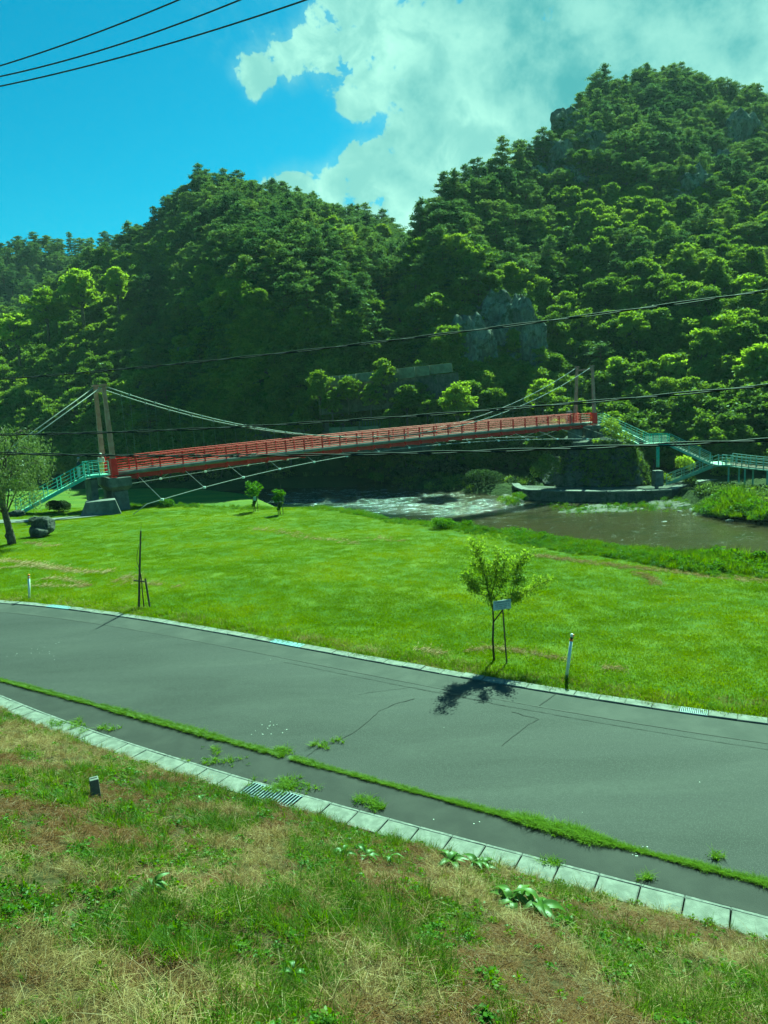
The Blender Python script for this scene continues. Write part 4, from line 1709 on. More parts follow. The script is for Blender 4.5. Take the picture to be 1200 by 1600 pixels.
PD_ = pz(1130, 716, 82.4)
z3 = c1.z
polq = [Vector((PC.x - .1, c1.y - 2.6, z3)), Vector((PC.x + 1.5, c1.y - 2.7, z3)), Vector((PC.x + 1.6, c1.y + .8, z3)), Vector((PC.x, c1.y + .8, z3))]
landing(sf, polq, z3, M_greend, (0,))
bt = G(1050, 756, QZ + .05)
d0 = polq[0].lerp(polq[3], .2)
flight(sf, d0, Vector((bt.x, bt.y + .75, QZ + .1)), 1.5, M_greend, 13, step_mat=M_strip, rails=3)
pil = D(1028, 697, 86.3)
MB().tube([(pil.x, pil.y, zp - .15), (pil.x, pil.y, -3.4)], 0.20, 12).build('pillar', M_greenp, sf, smooth=True)
o = MB().frustum((pil.x, pil.y, QZ - .3), 1.05, 1.05, .95, .95, 1.95, .1).build('concrete_footing', M_conc, bevel=.04)
tag(o, 'square grey concrete footing under the single green pillar of the far stairs', 'footing')

# boardwalk running on to the right
bw = thing('boardwalk', 'dark riverside boardwalk with plain railings leaving the stairs to the right', 'boardwalk', (polq[1].x + 6, polq[1].y, -6))
bp = [Vector((polq[1].x, polq[1].y + 1.3, z3)), D(1165, 716, 80.5), D(1210, 722, 78.0), D(1290, 726, 74)]
bp[1].z = z3 - .10
bp[2].z = z3 - .25
bp[3].z = z3 - .3
sp = []
for i in range(25):
    t = i / 24 * 3
    k = min(int(t), 2)
    q = bp[k].lerp(bp[k + 1], t - k)
    sp.append(q)
for it in range(6):
    sp = [sp[0]] + [(sp[i - 1] + sp[i] * 2 + sp[i + 1]) / 4 for i in range(1, 24)] + [sp[24]]
lens = sum((sp[i + 1] - sp[i]).length for i in range(24))
nb = 64
plank = None
for i in range(nb):
    t = i / (nb - 1) * 24
    k = min(int(t), 23)
    q = sp[k].lerp(sp[k + 1], t - k)
    d = sp[k + 1] - sp[k]
    a = math.atan2(d.y, d.x)
    if plank is None:
        plank = MB().box((0, 0, 0), lens / nb * .9, 1.5, .06).mesh('plank', M_wood)
    inst(plank, 'plank', bw, q, (0, 0, a))
for s in (-1, 1):
    side = []
    for i in range(25):
        d = (sp[min(i + 1, 24)] - sp[max(i - 1, 0)]).normalized()
        side.append(sp[i] + Vector((-d.y, d.x, 0)) * (s * .78))
    for z, r in ((1.05, .04), (.7, .03), (.4, .03)):
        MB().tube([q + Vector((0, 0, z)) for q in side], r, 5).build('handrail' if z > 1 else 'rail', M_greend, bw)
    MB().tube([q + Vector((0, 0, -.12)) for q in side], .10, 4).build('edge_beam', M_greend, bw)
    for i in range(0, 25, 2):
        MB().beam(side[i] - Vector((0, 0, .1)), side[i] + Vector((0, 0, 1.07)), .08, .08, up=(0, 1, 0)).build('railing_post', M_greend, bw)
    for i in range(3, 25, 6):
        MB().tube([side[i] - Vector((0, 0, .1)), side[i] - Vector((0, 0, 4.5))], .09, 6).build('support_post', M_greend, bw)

# ------------------------------------------------------------------ overhead wires
def wire(pxs, Ya, Yb, r, name, label, mat, ext=0.9, strands=1, group=None):
    """a cable hanging along the railway; seen places give its height, its line over the ground is straight"""
    x0, x1 = pxs[0][0], pxs[-1][0]
    A, B = D(*pxs[0], Ya), D(*pxs[-1], Yb)
    pts = []
    for (a, b) in pxs:
        # intersect the vertical plane through A-B with the line of sight
        d = ray(a, b)
        n_ = Vector((-(B - A).y, (B - A).x, 0))
        t = (A - CP).dot(n_) / d.dot(n_)
        pts.append(CP + d * t)
    # smooth parabola through them in the wire's own plane
    ln = (B - A).xy
    s = np.array([((q - A).xy).dot(ln) / ln.length_squared for q in pts])
    z = np.array([q.z for q in pts])
    co = np.polyfit(s, z, 2)
    tt_ = np.linspace(-ext, 1 + ext, 60)
    P_ = [Vector((A.x + (B - A).x * t, A.y + (B - A).y * t, float(np.polyval(co, t)))) for t in tt_]
    mid = P_[30]
    if strands == 1:
        o = MB().tube(P_, r, 6).build(name, mat, smooth=True)
        return tag(o, label, 'cable', group)
    root = thing(name, label, 'cable', tuple(mid), group)
    nn = Vector((-(B - A).y, (B - A).x, 0)).normalized()
    for k in range(strands):
        Q = []
        for i in range(240):
            t = i / 239 * 59
            j = min(int(t), 58)
            p = P_[j].lerp(P_[j + 1], t - j)
            a = i * .35 + k * math.pi
            Q.append(p + (nn * math.cos(a) + Vector((0, 0, 1)) * math.sin(a)) * r * 1.5)
        MB().tube(Q, r, 4).build('strand', mat, root, smooth=True)
    return root


wire([(0, 103), (70, 80), (140, 55), (210, 29), (278, 0)], 6.6, 5.8, .0055, 'overhead_wire', 'topmost of the three thin dark wires crossing the blue sky', M_wire, 2.5, group='thin wires across the sky')
wire([(0, 120), (100, 94), (200, 65), (290, 35), (372, 0)], 6.6, 5.6, .0055, 'overhead_wire', 'middle one of the three thin dark wires crossing the blue sky', M_wire, 2.2, group='thin wires across the sky')
wire([(0, 135), (120, 107), (240, 75), (360, 40), (476, 0)], 6.6, 5.4, .0055, 'overhead_wire', 'lowest of the three thin dark wires crossing the blue sky', M_wire, 2.0, group='thin wires across the sky')
wire([(0, 592), (300, 568), (600, 532), (800, 508), (1000, 482), (1200, 455)], 13, 8, .0075, 'telephone_cable', 'dark cable passing in front of the hill trees well above the bridge towers', M_wireg, .6, 2)
wire([(0, 679), (300, 671), (600, 653), (800, 638), (1000, 620), (1200, 603)], 13, 8, .0085, 'telephone_cable', 'twisted dark cable crossing both bridge towers below their tops', M_wireg, .6, 2)
wire([(0, 708), (300, 712), (600, 709), (800, 704), (1000, 696), (1200, 687)], 13, 8, .0105, 'telephone_cable', 'thick dark cable crossing just above the red deck and the far green stairs', M_wireg, .6, 2)

# ------------------------------------------------------------------ things on the lawn
def ground(px, py, z=-.3):
    q = G(px, py, z)
    for _ in range(6):
        q = G(px, py, float(T(q.x, q.y)))
    return q


def leaf_cloud(paths, per_m, spread, size, rng, hang=0.2, quad=True, tilt=.9, aspect=.45):
    P = []
    for pts in paths:
        for a, b in zip(pts[:-1], pts[1:]):
            n = max(2, int((b - a).length * per_m))
            t = rng.random(n)[:, None]
            P.append(np.array(a)[None] * (1 - t) + np.array(b)[None] * t + rng.normal(size=(n, 3)) * spread)
    return leaf_tris(np.concatenate(P), size, rng, tilt, quad, aspect, hang)


def add_crown(root, V, F, mat, name='crown'):
    V = np.asarray(V) - np.array(WORG[root.name])[None]
    o = bpy.data.objects.new(name, mesh_np(name, V, F, mat))
    C.objects.link(o)
    o.parent = root
    return o


# young tree with a notice board
rng = np.random.default_rng(5)
b = ground(772, 1032)
tr = thing('young_tree', 'slender young tree with a loose spreading crown beside the white notice board', 'tree', tuple(b))
Yb = b.y
P3 = lambda px, py, dy=0.0: D(px, py, Yb + dy)
brs = [([(772, 1032, 0), (770, 1000, 0), (771, 972, 0)], .034, .026),
       ([(771, 972, 0), (770, 950, .0), (764, 930, .05), (759, 905, .1), (752, 880, .15), (742, 855, .2)], .024, .008),
       ([(771, 972, 0), (786, 952, -.1), (798, 938, -.15), (815, 930, -.1), (835, 918, 0), (853, 908, .1)], .018, .006),
       ([(766, 935, .03), (772, 915, .25), (776, 890, .4), (779, 862, .45)], .014, .005),
       ([(762, 932, .05), (748, 928, -.2), (735, 910, -.3), (722, 898, -.35)], .011, .004),
       ([(798, 938, -.15), (803, 915, -.1), (808, 892, .1), (815, 875, .2), (824, 868, .25)], .012, .004),
       ([(757, 900, .1), (745, 888, .4), (738, 872, .5)], .009, .004),
       ([(775, 915, .2), (785, 895, -.1), (793, 868, -.2)], .009, .004),
       ([(752, 880, .15), (748, 862, -.1), (733, 848, -.2)], .008, .003),
       ([(772, 935, .03), (780, 920, .2), (790, 905, .4), (797, 885, .5)], .008, .003)]
tb = MB()
paths = []
for pts, r0, r1 in brs:
    Q = [P3(a, c, e) for a, c, e in pts]
    n = len(Q)
    tb.tube(Q, [r0 + (r1 - r0) * i / (n - 1) for i in range(n)], 6)
    if r0 < .03:
        paths.append(Q[1:])
        for a, c in zip(Q[1:-1], Q[2:]):
            for k in range(6):
                p = a.lerp(c, random.random())
                e = p + Vector((random.gauss(0, .16), random.gauss(0, .2), random.uniform(-.02, .26)))
                if r0 > .02 and p.z - b.z < 1.25:
                    continue
                tb.tube([p, e], [.005, .002], 3)
                paths.append([p, e])
tb.build('trunk', M_barkd, tr, smooth=True)
paths = [p for p in paths if min(q.z for q in p) - b.z > 1.2]
V, F = leaf_cloud(paths, 260, .075, .032, rng, .35)
add_crown(tr, V, F, L_cherry)
sb = ground(792, 1036)
sg = thing('notice_board', 'small white notice board on a slim leaning stake beside the young tree', 'sign', tuple(sb))
top = D(785, 945, sb.y - .12)
MB().tube([sb - Vector((0, 0, .1)), top], .022, 6).build('stake', M_wood, sg)
cen = D(784.5, 945, sb.y - .16)
wv, hv = Vector((.238, .03, .012)), Vector((0, 0, .125))
nv_ = wv.cross(hv).normalized()
if nv_.y > 0:
    nv_ = -nv_
bd = MB().obox(cen, wv, hv, nv_ * .008).build('board', M_board, sg)
rr = random.Random(3)
for row, (z, x0, x1, dens_) in enumerate(((.080, -.85, .88, .95), (.015, -.8, .85, .75), (-.035, -.8, .8, .7), (-.085, -.4, .45, .8))):
    lm = MB()
    x = x0
    while x < x1:
        w = rr.uniform(.035, .06)
        if rr.random() < dens_:
            # each character: a few crossing strokes
            c = cen + wv * (x + w / 2) + Vector((0, 0, z)) + nv_ * .010
            hh = .017 if row == 0 else .012
            for k in range(3):
                lm.obox(c + Vector((0, 0, (k - 1) * hh * .8)), wv * (w * .42), Vector((0, 0, hh * .16)), nv_ * .001)
            lm.obox(c + wv * (w * rr.uniform(-.3, .3)), wv * .005, Vector((0, 0, hh)), nv_ * .0015)
        x += w + .012
    lm.build('lettering', M_ink, bd)

# bare sapling between stakes
b = ground(218, 950)
sp_ = thing('bare_sapling', 'thin bare sapling tied to a tall stake with a short leaning prop', 'sapling', tuple(b))
Yb = b.y
MB().tube([D(217, 951, Yb), D(218, 900, Yb), D(219, 858, Yb), D(220, 829, Yb)], [.045, .04, .032, .026], 6).build('tall_stake', M_wood, sp_)
MB().tube([D(220, 833, Yb), D(220.5, 815, Yb)], [.006, .003], 4).build('tip', M_barkd, sp_)
MB().tube([D(234, 948, Yb - .1), D(227, 904, Yb + .1)], .035, 6).build('prop_stake', M_wood, sp_)
MB().tube([D(209, 907, Yb - .04), D(229, 909, Yb - .04)], .028, 6).build('cross_stake', M_wood, sp_)
MB().tube([D(225, 948, Yb), D(223, 930, Yb), D(221, 905, Yb), D(219, 893, Yb - .05), D(214, 877, Yb), D(214, 868, Yb), D(217, 850, Yb)], [.022, .020, .018, .014, .011, .009, .006], 6).build('trunk', M_barkd, sp_, smooth=True)
MB().tube([D(218, 893, Yb), D(210, 885, Yb)], .005, 4).build('twig', M_barkd, sp_)
MB().tube([D(220, 850, Yb), D(227, 838, Yb)], .004, 4).build('twig', M_barkd, sp_)

# edge posts
def edge_post(px, py, tx, ty, label, orange):
    b = ground(px, py)
    t = thing('edge_post', label, 'post', tuple(b), 'slim white posts at the lawn edge')
    top = D(tx, ty, b.y)
    d = top - b
    MB().tube([b - d * .1, b + d * .84], .042, 10).build('pole', M_white, t, smooth=True)
    MB().tube([b + d * .84, b + d * .875], .046, 10).build('collar', M_orange, t, smooth=True)
    MB().tube([b + d * .875, b + d * .93], .036, 10).build('band', M_black if not orange else M_white, t, smooth=True)
    MB().tube([b + d * .93, b + d * .975, b + d], [.042, .044, .02], 10).build('cap', M_orange if orange else M_white, t, smooth=True)
    if not orange:
        MB().tube([b + d * .945 + Vector((.03, -.03, 0)), b + d * .985 + Vector((.03, -.03, 0))], .02, 6).build('reflector', M_orange, t)


edge_post(885, 1060, 894, 990, 'leaning white post with dark band and pale cap at the kerb on the right', False)
edge_post(46, 937, 45, 897, 'short white post with an orange cap by the kerb at the left', True)

# two round headed saplings near the river edge
def sapling(px, py, topy, cw, label, leafm, seed, stake_top=None, tagc=True):
    rng = np.random.default_rng(seed)
    b = ground(px, py)
    s = b.y / 1155.0 * 1.02
    t = thing('young_tree', label, 'tree', tuple(b))
    h = (py - topy) * s
    r = cw * s / 2
    MB().tube([b - Vector((0, 0, .2)), b + Vector((-.03, 0, h * .5)), b + Vector((0, 0, h * .85))], [.035, .028, .01], 6).build('trunk', M_barkd, t, smooth=True)
    cs, rs = [], []
    for k in range(16):
        a = k * 2.4
        q = (k + .5) / 16
        cs.append((b.x + math.cos(a) * r * .62 * math.sqrt(q), b.y + math.sin(a) * r * .62, b.z + h * (.52 + .38 * ((k * 7) % 16) / 16)))
        rs.append((r * .42, r * .42, r * .3))
    for k in range(4):
        cs.append((b.x - .12 + .08 * k, b.y, b.z + h * (.2 + .07 * k)))
        rs.append((.13, .13, .12))
    P_ = blobs(cs, rs, 46, rng, .3, .5)
    V, F = leaf_tris(P_, .075, rng, .8, True, .6)
    add_crown(t, V, F, leafm)
    for dx in (-.12, .22):
        z1 = h * .55 if stake_top is None or dx < 0 else (py - stake_top) * s
        MB().tube([b + Vector((dx, -.1, -.1)), b + Vector((dx * .8, -.05, z1))], .022, 5).build('stake', M_wood, t)
    if tagc:
        MB().box(b + Vector((.06, -.16, h * .42)), .2, .02, .3).build('name_tag', M_pale, t)


sapling(399, 799, 750, 34, 'round leafy young tree with a pale tag near the lawn edge below the bridge', L_weed, 41)
sapling(438, 804, 762, 24, 'smaller sparse young tree with a tall stake, right of the round one', L_weed, 42, 757, False)


def bush(px, py, w, h, label, leafm, seed, ls=.06, n=1600, name='shrub', base=None, shell=.55):
    rng = np.random.default_rng(seed)
    b = base or ground(px, py)
    t = thing(name, label, 'shrub', tuple(b))
    cs, rs = [], []
    m = 12
    for k in range(m):
        a = k * 2.4
        cs.append((b.x + math.cos(a) * w * .28, b.y + math.sin(a) * w * .28, b.z + h * (.3 + .35 * ((k * 5) % m) / m)))
        rs.append((w * .27, w * .27, h * .34))
    P_ = blobs(cs, rs, n // m, rng, shell, .5)
    V, F = leaf_tris(P_, ls, rng, .8, True, .55)
    add_crown(t, V, F, leafm, 'foliage')
    MB().tube([b - Vector((0, 0, .2)), b + Vector((0, 0, h * .5))], [.05, .03], 5).build('stem', M_barkd, t)
    return t


bush(92, 800, 1.75, 1.05, 'clipped round dark shrub under the green stairs', L_bush, 51, .055, 4200, shell=.85)
bush(261, 792, 1.15, .75, 'small bright bush alone on the lawn edge under the bridge', L_weed, 52, .07, 900)

# boulders
def boulder(name, c, dims, seed, mat, label=None, cat=None, parent=None, cuts=9, rot=0.0, sub=4, crag=0.0):
    import bmesh
    bm = bmesh.new()
    bmesh.ops.create_icosphere(bm, subdivisions=sub, radius=1)
    rr = random.Random(seed)
    pl_ = []
    for _ in range(cuts):
        d = Vector((rr.gauss(0, 1), rr.gauss(0, 1), rr.gauss(0, .8))).normalized()
        pl_.append((d, rr.uniform(.62, .9)))
    ca, sa = math.cos(rot), math.sin(rot)
    for v in bm.verts:
        p = v.co.copy()
        for d, k in pl_:
            e = p.dot(d) - k
            if e > 0:
                p -= d * (e * .92)
        q = p * 1.7 + Vector((seed, seed * .3, 0))
        p += p.normalized() * (mnoise.fractal(q, .9, 2.1, 5) * .10 + .04 * mnoise.noise(q * 4) + .02 * mnoise.noise(q * 9))
        if crag:
            w = Vector((p.x * 2.3 + seed, p.y * 2.3, p.z * 1.1 + p.x * .9))
            k = 1 - abs(mnoise.noise(w)) * 2.2
            k2 = 1 - abs(mnoise.noise(w * 2.3)) * 2.0
            st_ = math.floor((p.z + p.x * .5 + .25 * mnoise.noise(w * .8)) * 4) / 4
            p += p.normalized() * crag * (k * .55 + k2 * .28 + mnoise.noise(Vector((st_ * 7, seed, p.x * 1.5))) * .5)
        p = Vector((p.x * dims[0], p.y * dims[1], p.z * dims[2]))
        v.co = Vector((p.x * ca - p.y * sa, p.x * sa + p.y * ca, p.z))
    me = bpy.data.meshes.new(name)
    bm.to_mesh(me)
    bm.free()
    me.materials.append(mat)
    o = bpy.data.objects.new(name, me)
    C.objects.link(o)
    if parent:
        o.parent = parent
        o.location = Vector(c) - WORG[parent.name]
    else:
        o.location = c
    WORG[o.name] = Vector(c)
    if label:
        tag(o, label, cat)
    return o


b = ground(66, 838)
boulder('boulder', b + Vector((.0, .3, .62)), (.72, .75, .62), 3, M_boulder, 'largest weathered boulder of the dark heap in front of the green stairs', 'boulder')
boulder('boulder', b + Vector((.08, -.35, .28)), (.50, .45, .40), 8, M_boulder, 'smaller smooth boulder leaning at the front of the dark heap', 'boulder')
boulder('boulder', b + Vector((-.42, .2, 1.02)), (.42, .45, .22), 12, M_boulder, 'flat boulder jutting out left on top of the dark heap', 'boulder')
boulder('boulder', b + Vector((-.42, -.05, .3)), (.32, .4, .42), 15, M_boulder, 'upright boulder at the left foot of the dark heap', 'boulder')
b = ground(24, 806)
boulder('boulder', b + Vector((0, 0, .15)), (.75, .5, .35), 21, M_boulder, 'low grey boulder half hidden behind the weeping tree trunk', 'boulder')

# weeping tree at the left
rng = np.random.default_rng(77)
b = ground(19, 850)
wt = thing('weeping_tree', 'large pale green weeping tree with a knotted grey trunk at the left edge', 'tree', tuple(b))
Yb = b.y
s = Yb / 1155 * 1.03
tb = MB()
tk = [D(19, 852, Yb), D(17, 840, Yb), D(14, 826, Yb), D(9, 806, Yb), D(4, 785, Yb), D(5, 750, Yb), D(8, 715, Yb), D(9, 685, Yb)]
tb.tube(tk, [.24, .25, .19, .18, .17, .14, .10, .05], 9)
tb.tube([tk[1] + Vector((-.12, -.02, -.1)), tk[1] + Vector((-.16, -.05, .12)), tk[2] + Vector((-.02, 0, 0))], [.13, .16, .06], 7)
strands_ = []
rr = random.Random(9)
for k in range(64):
    t = rr.random()
    src = tk[3 + min(4, int(t * 5))]
    a = rr.random() * 6.28
    R_ = rr.uniform(.5, 1.0) * (2.75 - 1.2 * max(0, t - .5))
    peak = D(5, 655 + 95 * rr.random() ** 1.2, Yb)
    tip = Vector((peak.x + .25 + math.cos(a) * R_, peak.y + math.sin(a) * R_, peak.z - .35 * R_))
    mid_ = src.lerp(tip, .55) + Vector((0, 0, .55))
    if k % 2 == 0:
        tb.tube([src, mid_, tip], [.05, .03, .012], 4)
    for j in range(5):
        c = mid_.lerp(tip, j / 4) + Vector((rr.gauss(0, .2), rr.gauss(0, .2), rr.gauss(0, .1)))
        L_ = rr.uniform(.5, 1.9)
        end = c + Vector((math.cos(a) * .22 + rr.gauss(0, .12), math.sin(a) * .22 + rr.gauss(0, .12), -L_))
        zmin = b.z + 1.75 + rr.random() * .6
        if end.z < zmin:
            end.z = zmin
        m2_ = c.lerp(end, .3) + Vector((math.cos(a) * .12, math.sin(a) * .12, .15))
        strands_.append([c, m2_, end])
tb.build('trunk', M_bark, wt, smooth=True)
V, F = leaf_cloud(strands_, 36, .13, .075, rng, .8, aspect=.30)
add_crown(wt, V, F, L_willow)

# marker stone on the embankment
def emb(px, py):
    q = G(px, py, .8)
    for _ in range(12):
        q = G(px, py, float(T(q.x, q.y)))
    return q


b = emb(150, 1245)
mk = thing('marker_stone', 'stubby square concrete boundary marker standing in the embankment weeds', 'marker', tuple(b))
MB().frustum((b.x, b.y, b.z - .1), .15, .15, .135, .135, .42, .45).build('shaft', M_conc, mk, bevel=.012)
MB().beam((b.x - .045, b.y - .02, b.z + .322), (b.x + .045, b.y + .02, b.z + .322), .02, .006).build('carved_mark', M_black, mk)

# people
def figure(root, b, H, yaw, hat, top_m, bot_m, lean=0.0):
    f_ = Vector((math.cos(yaw), math.sin(yaw), 0))
    r_ = Vector((f_.y, -f_.x, 0))
    up = Vector((0, 0, 1))
    P_ = lambda x, y, z: f_ * (x * H) + r_ * (y * H) + up * (z * H)

    def skin_obj(name, V, E_, R_, mat, root_i=0, sub=2):
        me = bpy.data.meshes.new(name)
        me.from_pydata([tuple(v) for v in V], E_, [])
        me.materials.append(mat)
        o = bpy.data.objects.new(name, me)
        C.objects.link(o)
        o.parent = root
        o.location = (0, 0, 0)
        md = o.modifiers.new('skin', 'SKIN')
        for i, r in enumerate(R_):
            rv = r if isinstance(r, tuple) else (r, r)
            me.skin_vertices[0].data[i].radius = (rv[0] * H, rv[1] * H)
        me.skin_vertices[0].data[root_i].use_root = True
        md.use_smooth_shade = True
        o.modifiers.new('sub', 'SUBSURF').levels = sub
        o.modifiers['sub'].render_levels = sub
        return o
    l = lean
    V = [P_(0, 0, .53), P_(l * .3, 0, .66), P_(l * .7, 0, .80), P_(l, 0, .85), P_(l + .01, 0, .90), P_(l + .015, 0, .965),
         P_(0, .055, .50), P_(.02, .06, .28), P_(-.01, .06, .04), P_(.07, .065, .02),
         P_(0, -.055, .50), P_(-.01, -.06, .28), P_(-.04, -.06, .04), P_(.04, -.065, .02),
         P_(l * .7, .115, .80), P_(l + .03, .14, .64), P_(l + .13, .12, .56), P_(l + .17, .115, .545),
         P_(l * .7, -.115, .80), P_(l + .03, -.14, .64), P_(l + .13, -.12, .56), P_(l + .17, -.115, .545)]
    E_ = [(0, 1), (1, 2), (2, 3), (3, 4), (4, 5), (0, 6), (6, 7), (7, 8), (8, 9), (0, 10), (10, 11), (11, 12), (12, 13), (2, 14), (14, 15), (15, 16), (16, 17), (2, 18), (18, 19), (19, 20), (20, 21)]
    R_ = [.07, .065, .07, .032, .045, .050, .05, .035, .022, .02, .05, .035, .022, .02, .03, .024, .018, .016, .03, .024, .018, .016]
    skin_obj('body', V, E_, R_, M_skin)
    Vj = [V[0] + up * (.0 * H), V[1], V[2], V[3], V[14], V[15], V[15].lerp(V[16], .85), V[18], V[19], V[19].lerp(V[20], .85)]
    skin_obj('jacket', Vj, [(0, 1), (1, 2), (2, 3), (2, 4), (4, 5), (5, 6), (2, 7), (7, 8), (8, 9)], [.088, .082, .088, .045, .042, .036, .03, .042, .036, .03], top_m)
    Vt = [V[0], V[6], V[7], V[8], V[10], V[11], V[12]]
    skin_obj('trousers', Vt, [(0, 1), (1, 2), (2, 3), (0, 4), (4, 5), (5, 6)], [.082, .062, .047, .038, .062, .047, .038], bot_m)
    m = MB()
    hc = V[5] + WORG[root.name]
    n = 12
    vs_ = []
    for (rr_, zz_) in ((.085, .010), (.062, .014), (.058, .05), (.03, .075)):
        for k in range(n):
            a = 2 * math.pi * k / n
            vs_.append(hc + (f_ * math.cos(a) + r_ * math.sin(a)) * (rr_ * H) + up * (zz_ * H))
    fs_ = [(i * n + k, i * n + (k + 1) % n, (i + 1) * n + (k + 1) % n, (i + 1) * n + k) for i in range(3) for k in range(n)] + [tuple(3 * n + k for k in range(n))]
    m.add(vs_, fs_).build('hat', hat, root, smooth=True)
    # face: nose, eyes
    nose = hc + f_ * (.052 * H) - up * (.01 * H)
    MB().box(nose, .018 * H, .014 * H, .022 * H, yaw).build('nose', M_skin, root)
    for sgn in (-1, 1):
        MB().box(hc + f_ * (.047 * H) + r_ * (sgn * .018 * H) + up * (.003 * H), .008, .016, .008, yaw).build('eye', M_black, root)


pb = dk(0, -.15) - AX * .55
pb.z = ZD - .05
per = thing('person', 'person in a white sun hat and cream jacket standing beside the near tower', 'person', tuple(pb))
figure(per, pb, 1.62, math.atan2(-PF.y - .6, -PF.x), M_white, M_cream, M_yellow, .01)
q = pL0.lerp(pL1, .11)
nst = 16
pb = Vector((q.x, q.y, q.z + .12)) - PF * .1
per = thing('person', 'person in a dark jacket and pale trousers climbing the green stairs', 'person', tuple(pb))
figure(per, pb, 1.6, az, M_hatg, M_navy, M_pale, .04)

# ------------------------------------------------------------------ grass and weeds
def blade_patch(seed, n, rad, h, w, rng=None, lean=.5, curve=True, hvar=.5, spread=1.0):
    """a tuft of bent grass blades"""
    rng = np.random.default_rng(seed)
    a = rng.uniform(0, 6.283, n)
    r = rad * np.sqrt(rng.random(n)) * spread
    bx, by = r * np.cos(a), r * np.sin(a)
    d = rng.uniform(0, 6.283, n)
    hh = h * rng.uniform(1 - hvar, 1 + hvar, n)
    ln = hh * lean * rng.uniform(.3, 1.6, n)
    dx, dy = np.cos(d), np.sin(d)
    wx, wy = -dy * w / 2, dx * w / 2
    z0 = np.full(n, -.01)
    b0 = np.stack([bx - wx, by - wy, z0], 1)
    b1 = np.stack([bx + wx, by + wy, z0], 1)
    mx_, my_ = bx + dx * ln * .35, by + dy * ln * .35
    m0 = np.stack([mx_ - wx * .8, my_ - wy * .8, hh * .6], 1)
    m1 = np.stack([mx_ + wx * .8, my_ + wy * .8, hh * .6], 1)
    t0 = np.stack([bx + dx * ln, by + dy * ln, hh * .95], 1)
    V = np.stack([b0, b1, m0, m1, t0], 1).reshape(-1, 3)
    k = np.arange(n)[:, None] * 5
    F = np.concatenate([k + [0, 1, 3], k + [0, 3, 2], k + [2, 3, 4]], 0)
    return V, F


def lying(seed, n, rad, ln, w, z=.05):
    """dry stems lying every way"""
    rng = np.random.default_rng(seed)
    c = np.stack([rng.normal(0, rad * .5, n), rng.normal(0, rad * .5, n), rng.uniform(.0, z, n)], 1)
    th = rng.normal(rng.uniform(0, 3.1), 0.9, n)
    L_ = ln * rng.uniform(.4, 1.3, n)
    d = np.stack([np.cos(th), np.sin(th), rng.normal(0, .18, n)], 1) * L_[:, None] / 2
    s = np.stack([-np.sin(th), np.cos(th), rng.normal(0, .6, n)], 1) * w / 2
    V = np.stack([c - d - s, c - d + s, c + d + s * .4, c + d - s * .4], 1).reshape(-1, 3)
    F = np.arange(n * 4).reshape(n, 4)
    return V, F


def herb(seed, n, rad, h, ls):
    rng = np.random.default_rng(seed)
    P_ = np.stack([rng.normal(0, rad * .5, n), rng.normal(0, rad * .5, n), rng.uniform(.1, 1, n) ** .8 * h], 1)
    P_[:, 2] *= np.exp(-(P_[:, 0] ** 2 + P_[:, 1] ** 2) / rad ** 2 / 1.2)
    return leaf_tris(P_, ls, rng, .5, True, .6)


def sc_on(P, hmin=0):
    P = np.asarray(P)
    return P


K = lambda nm, vf, m: mesh_np(nm, vf[0], vf[1], m)
# ---- embankment: a patchwork of green tufts, straw, brown thatch and small leaved weeds
def emb_points(n):
    x = RNG.uniform(-14, 9.5, n)
    t = RNG.uniform(0.36, 8.5, n)
    y = nearY(x) - t / .866
    k = (y > 2.6) & (x > -y * .85 - 1.5) & (x < y * .9 + 1.5)
    return x[k], y[k], t[k]


x, y, t_ = emb_points(100000)
f1_ = fbm(x, y, .85, 5, 31)
f2_ = fbm(x, y, 0.8, 3, 37)
f3_ = fbm(x, y, 1.3, 5, 44)
z = T(x, y)
# kinds: 0-3 green tufts, 4-5 fine straw, 6-7 brown thatch, 8-9 herbs, 10 tall straw tuft
kinds = [K('grass_tuft', blade_patch(1, 26, .07, .13, .007, lean=.7), L_blade), K('grass_tuft', blade_patch(2, 34, .09, .17, .007, lean=.8), L_blade),
         K('grass_tuft', blade_patch(3, 22, .06, .09, .008, lean=.9), L_weed), K('grass_tuft', blade_patch(4, 40, .10, .12, .006, lean=1.1), L_blade),
         K('straw', lying(5, 30, .16, .17, .005, .06), L_straw), K('straw', lying(6, 30, .18, .22, .004, .09), L_straw),
         K('thatch', lying(7, 46, .16, .09, .006, .05), L_brown), K('thatch', lying(8, 46, .14, .12, .005, .06), L_brown),
         K('herb', herb(9, 34, .13, .13, .030), L_weed), K('herb', herb(10, 44, .11, .16, .024), L_blade),
         K('straw_tuft', blade_patch(11, 26, .07, .18, .005, lean=1.2), L_straw)]
r = RNG.random(len(x))
gr = np.clip((f1_ - .51) * 5.5 + .5, 0.05, .95)
kerbside = np.clip(1 - t_ / .9, 0, 1)
gr = np.maximum(gr, kerbside * 1.0)
brown = np.clip((f3_ - .44) * 8 + .5, .06, .97)
isg = r < gr * .72
r2 = RNG.random(len(x))
idx = np.where(isg, np.where(f2_ > .52, RNG.integers(0, 4, len(x)), np.where(r2 < .55, RNG.integers(8, 10, len(x)), RNG.integers(0, 4, len(x)))),
               np.where(r2 < brown, RNG.integers(6, 8, len(x)), np.where(RNG.random(len(x)) < .75, RNG.integers(4, 6, len(x)), 10)))
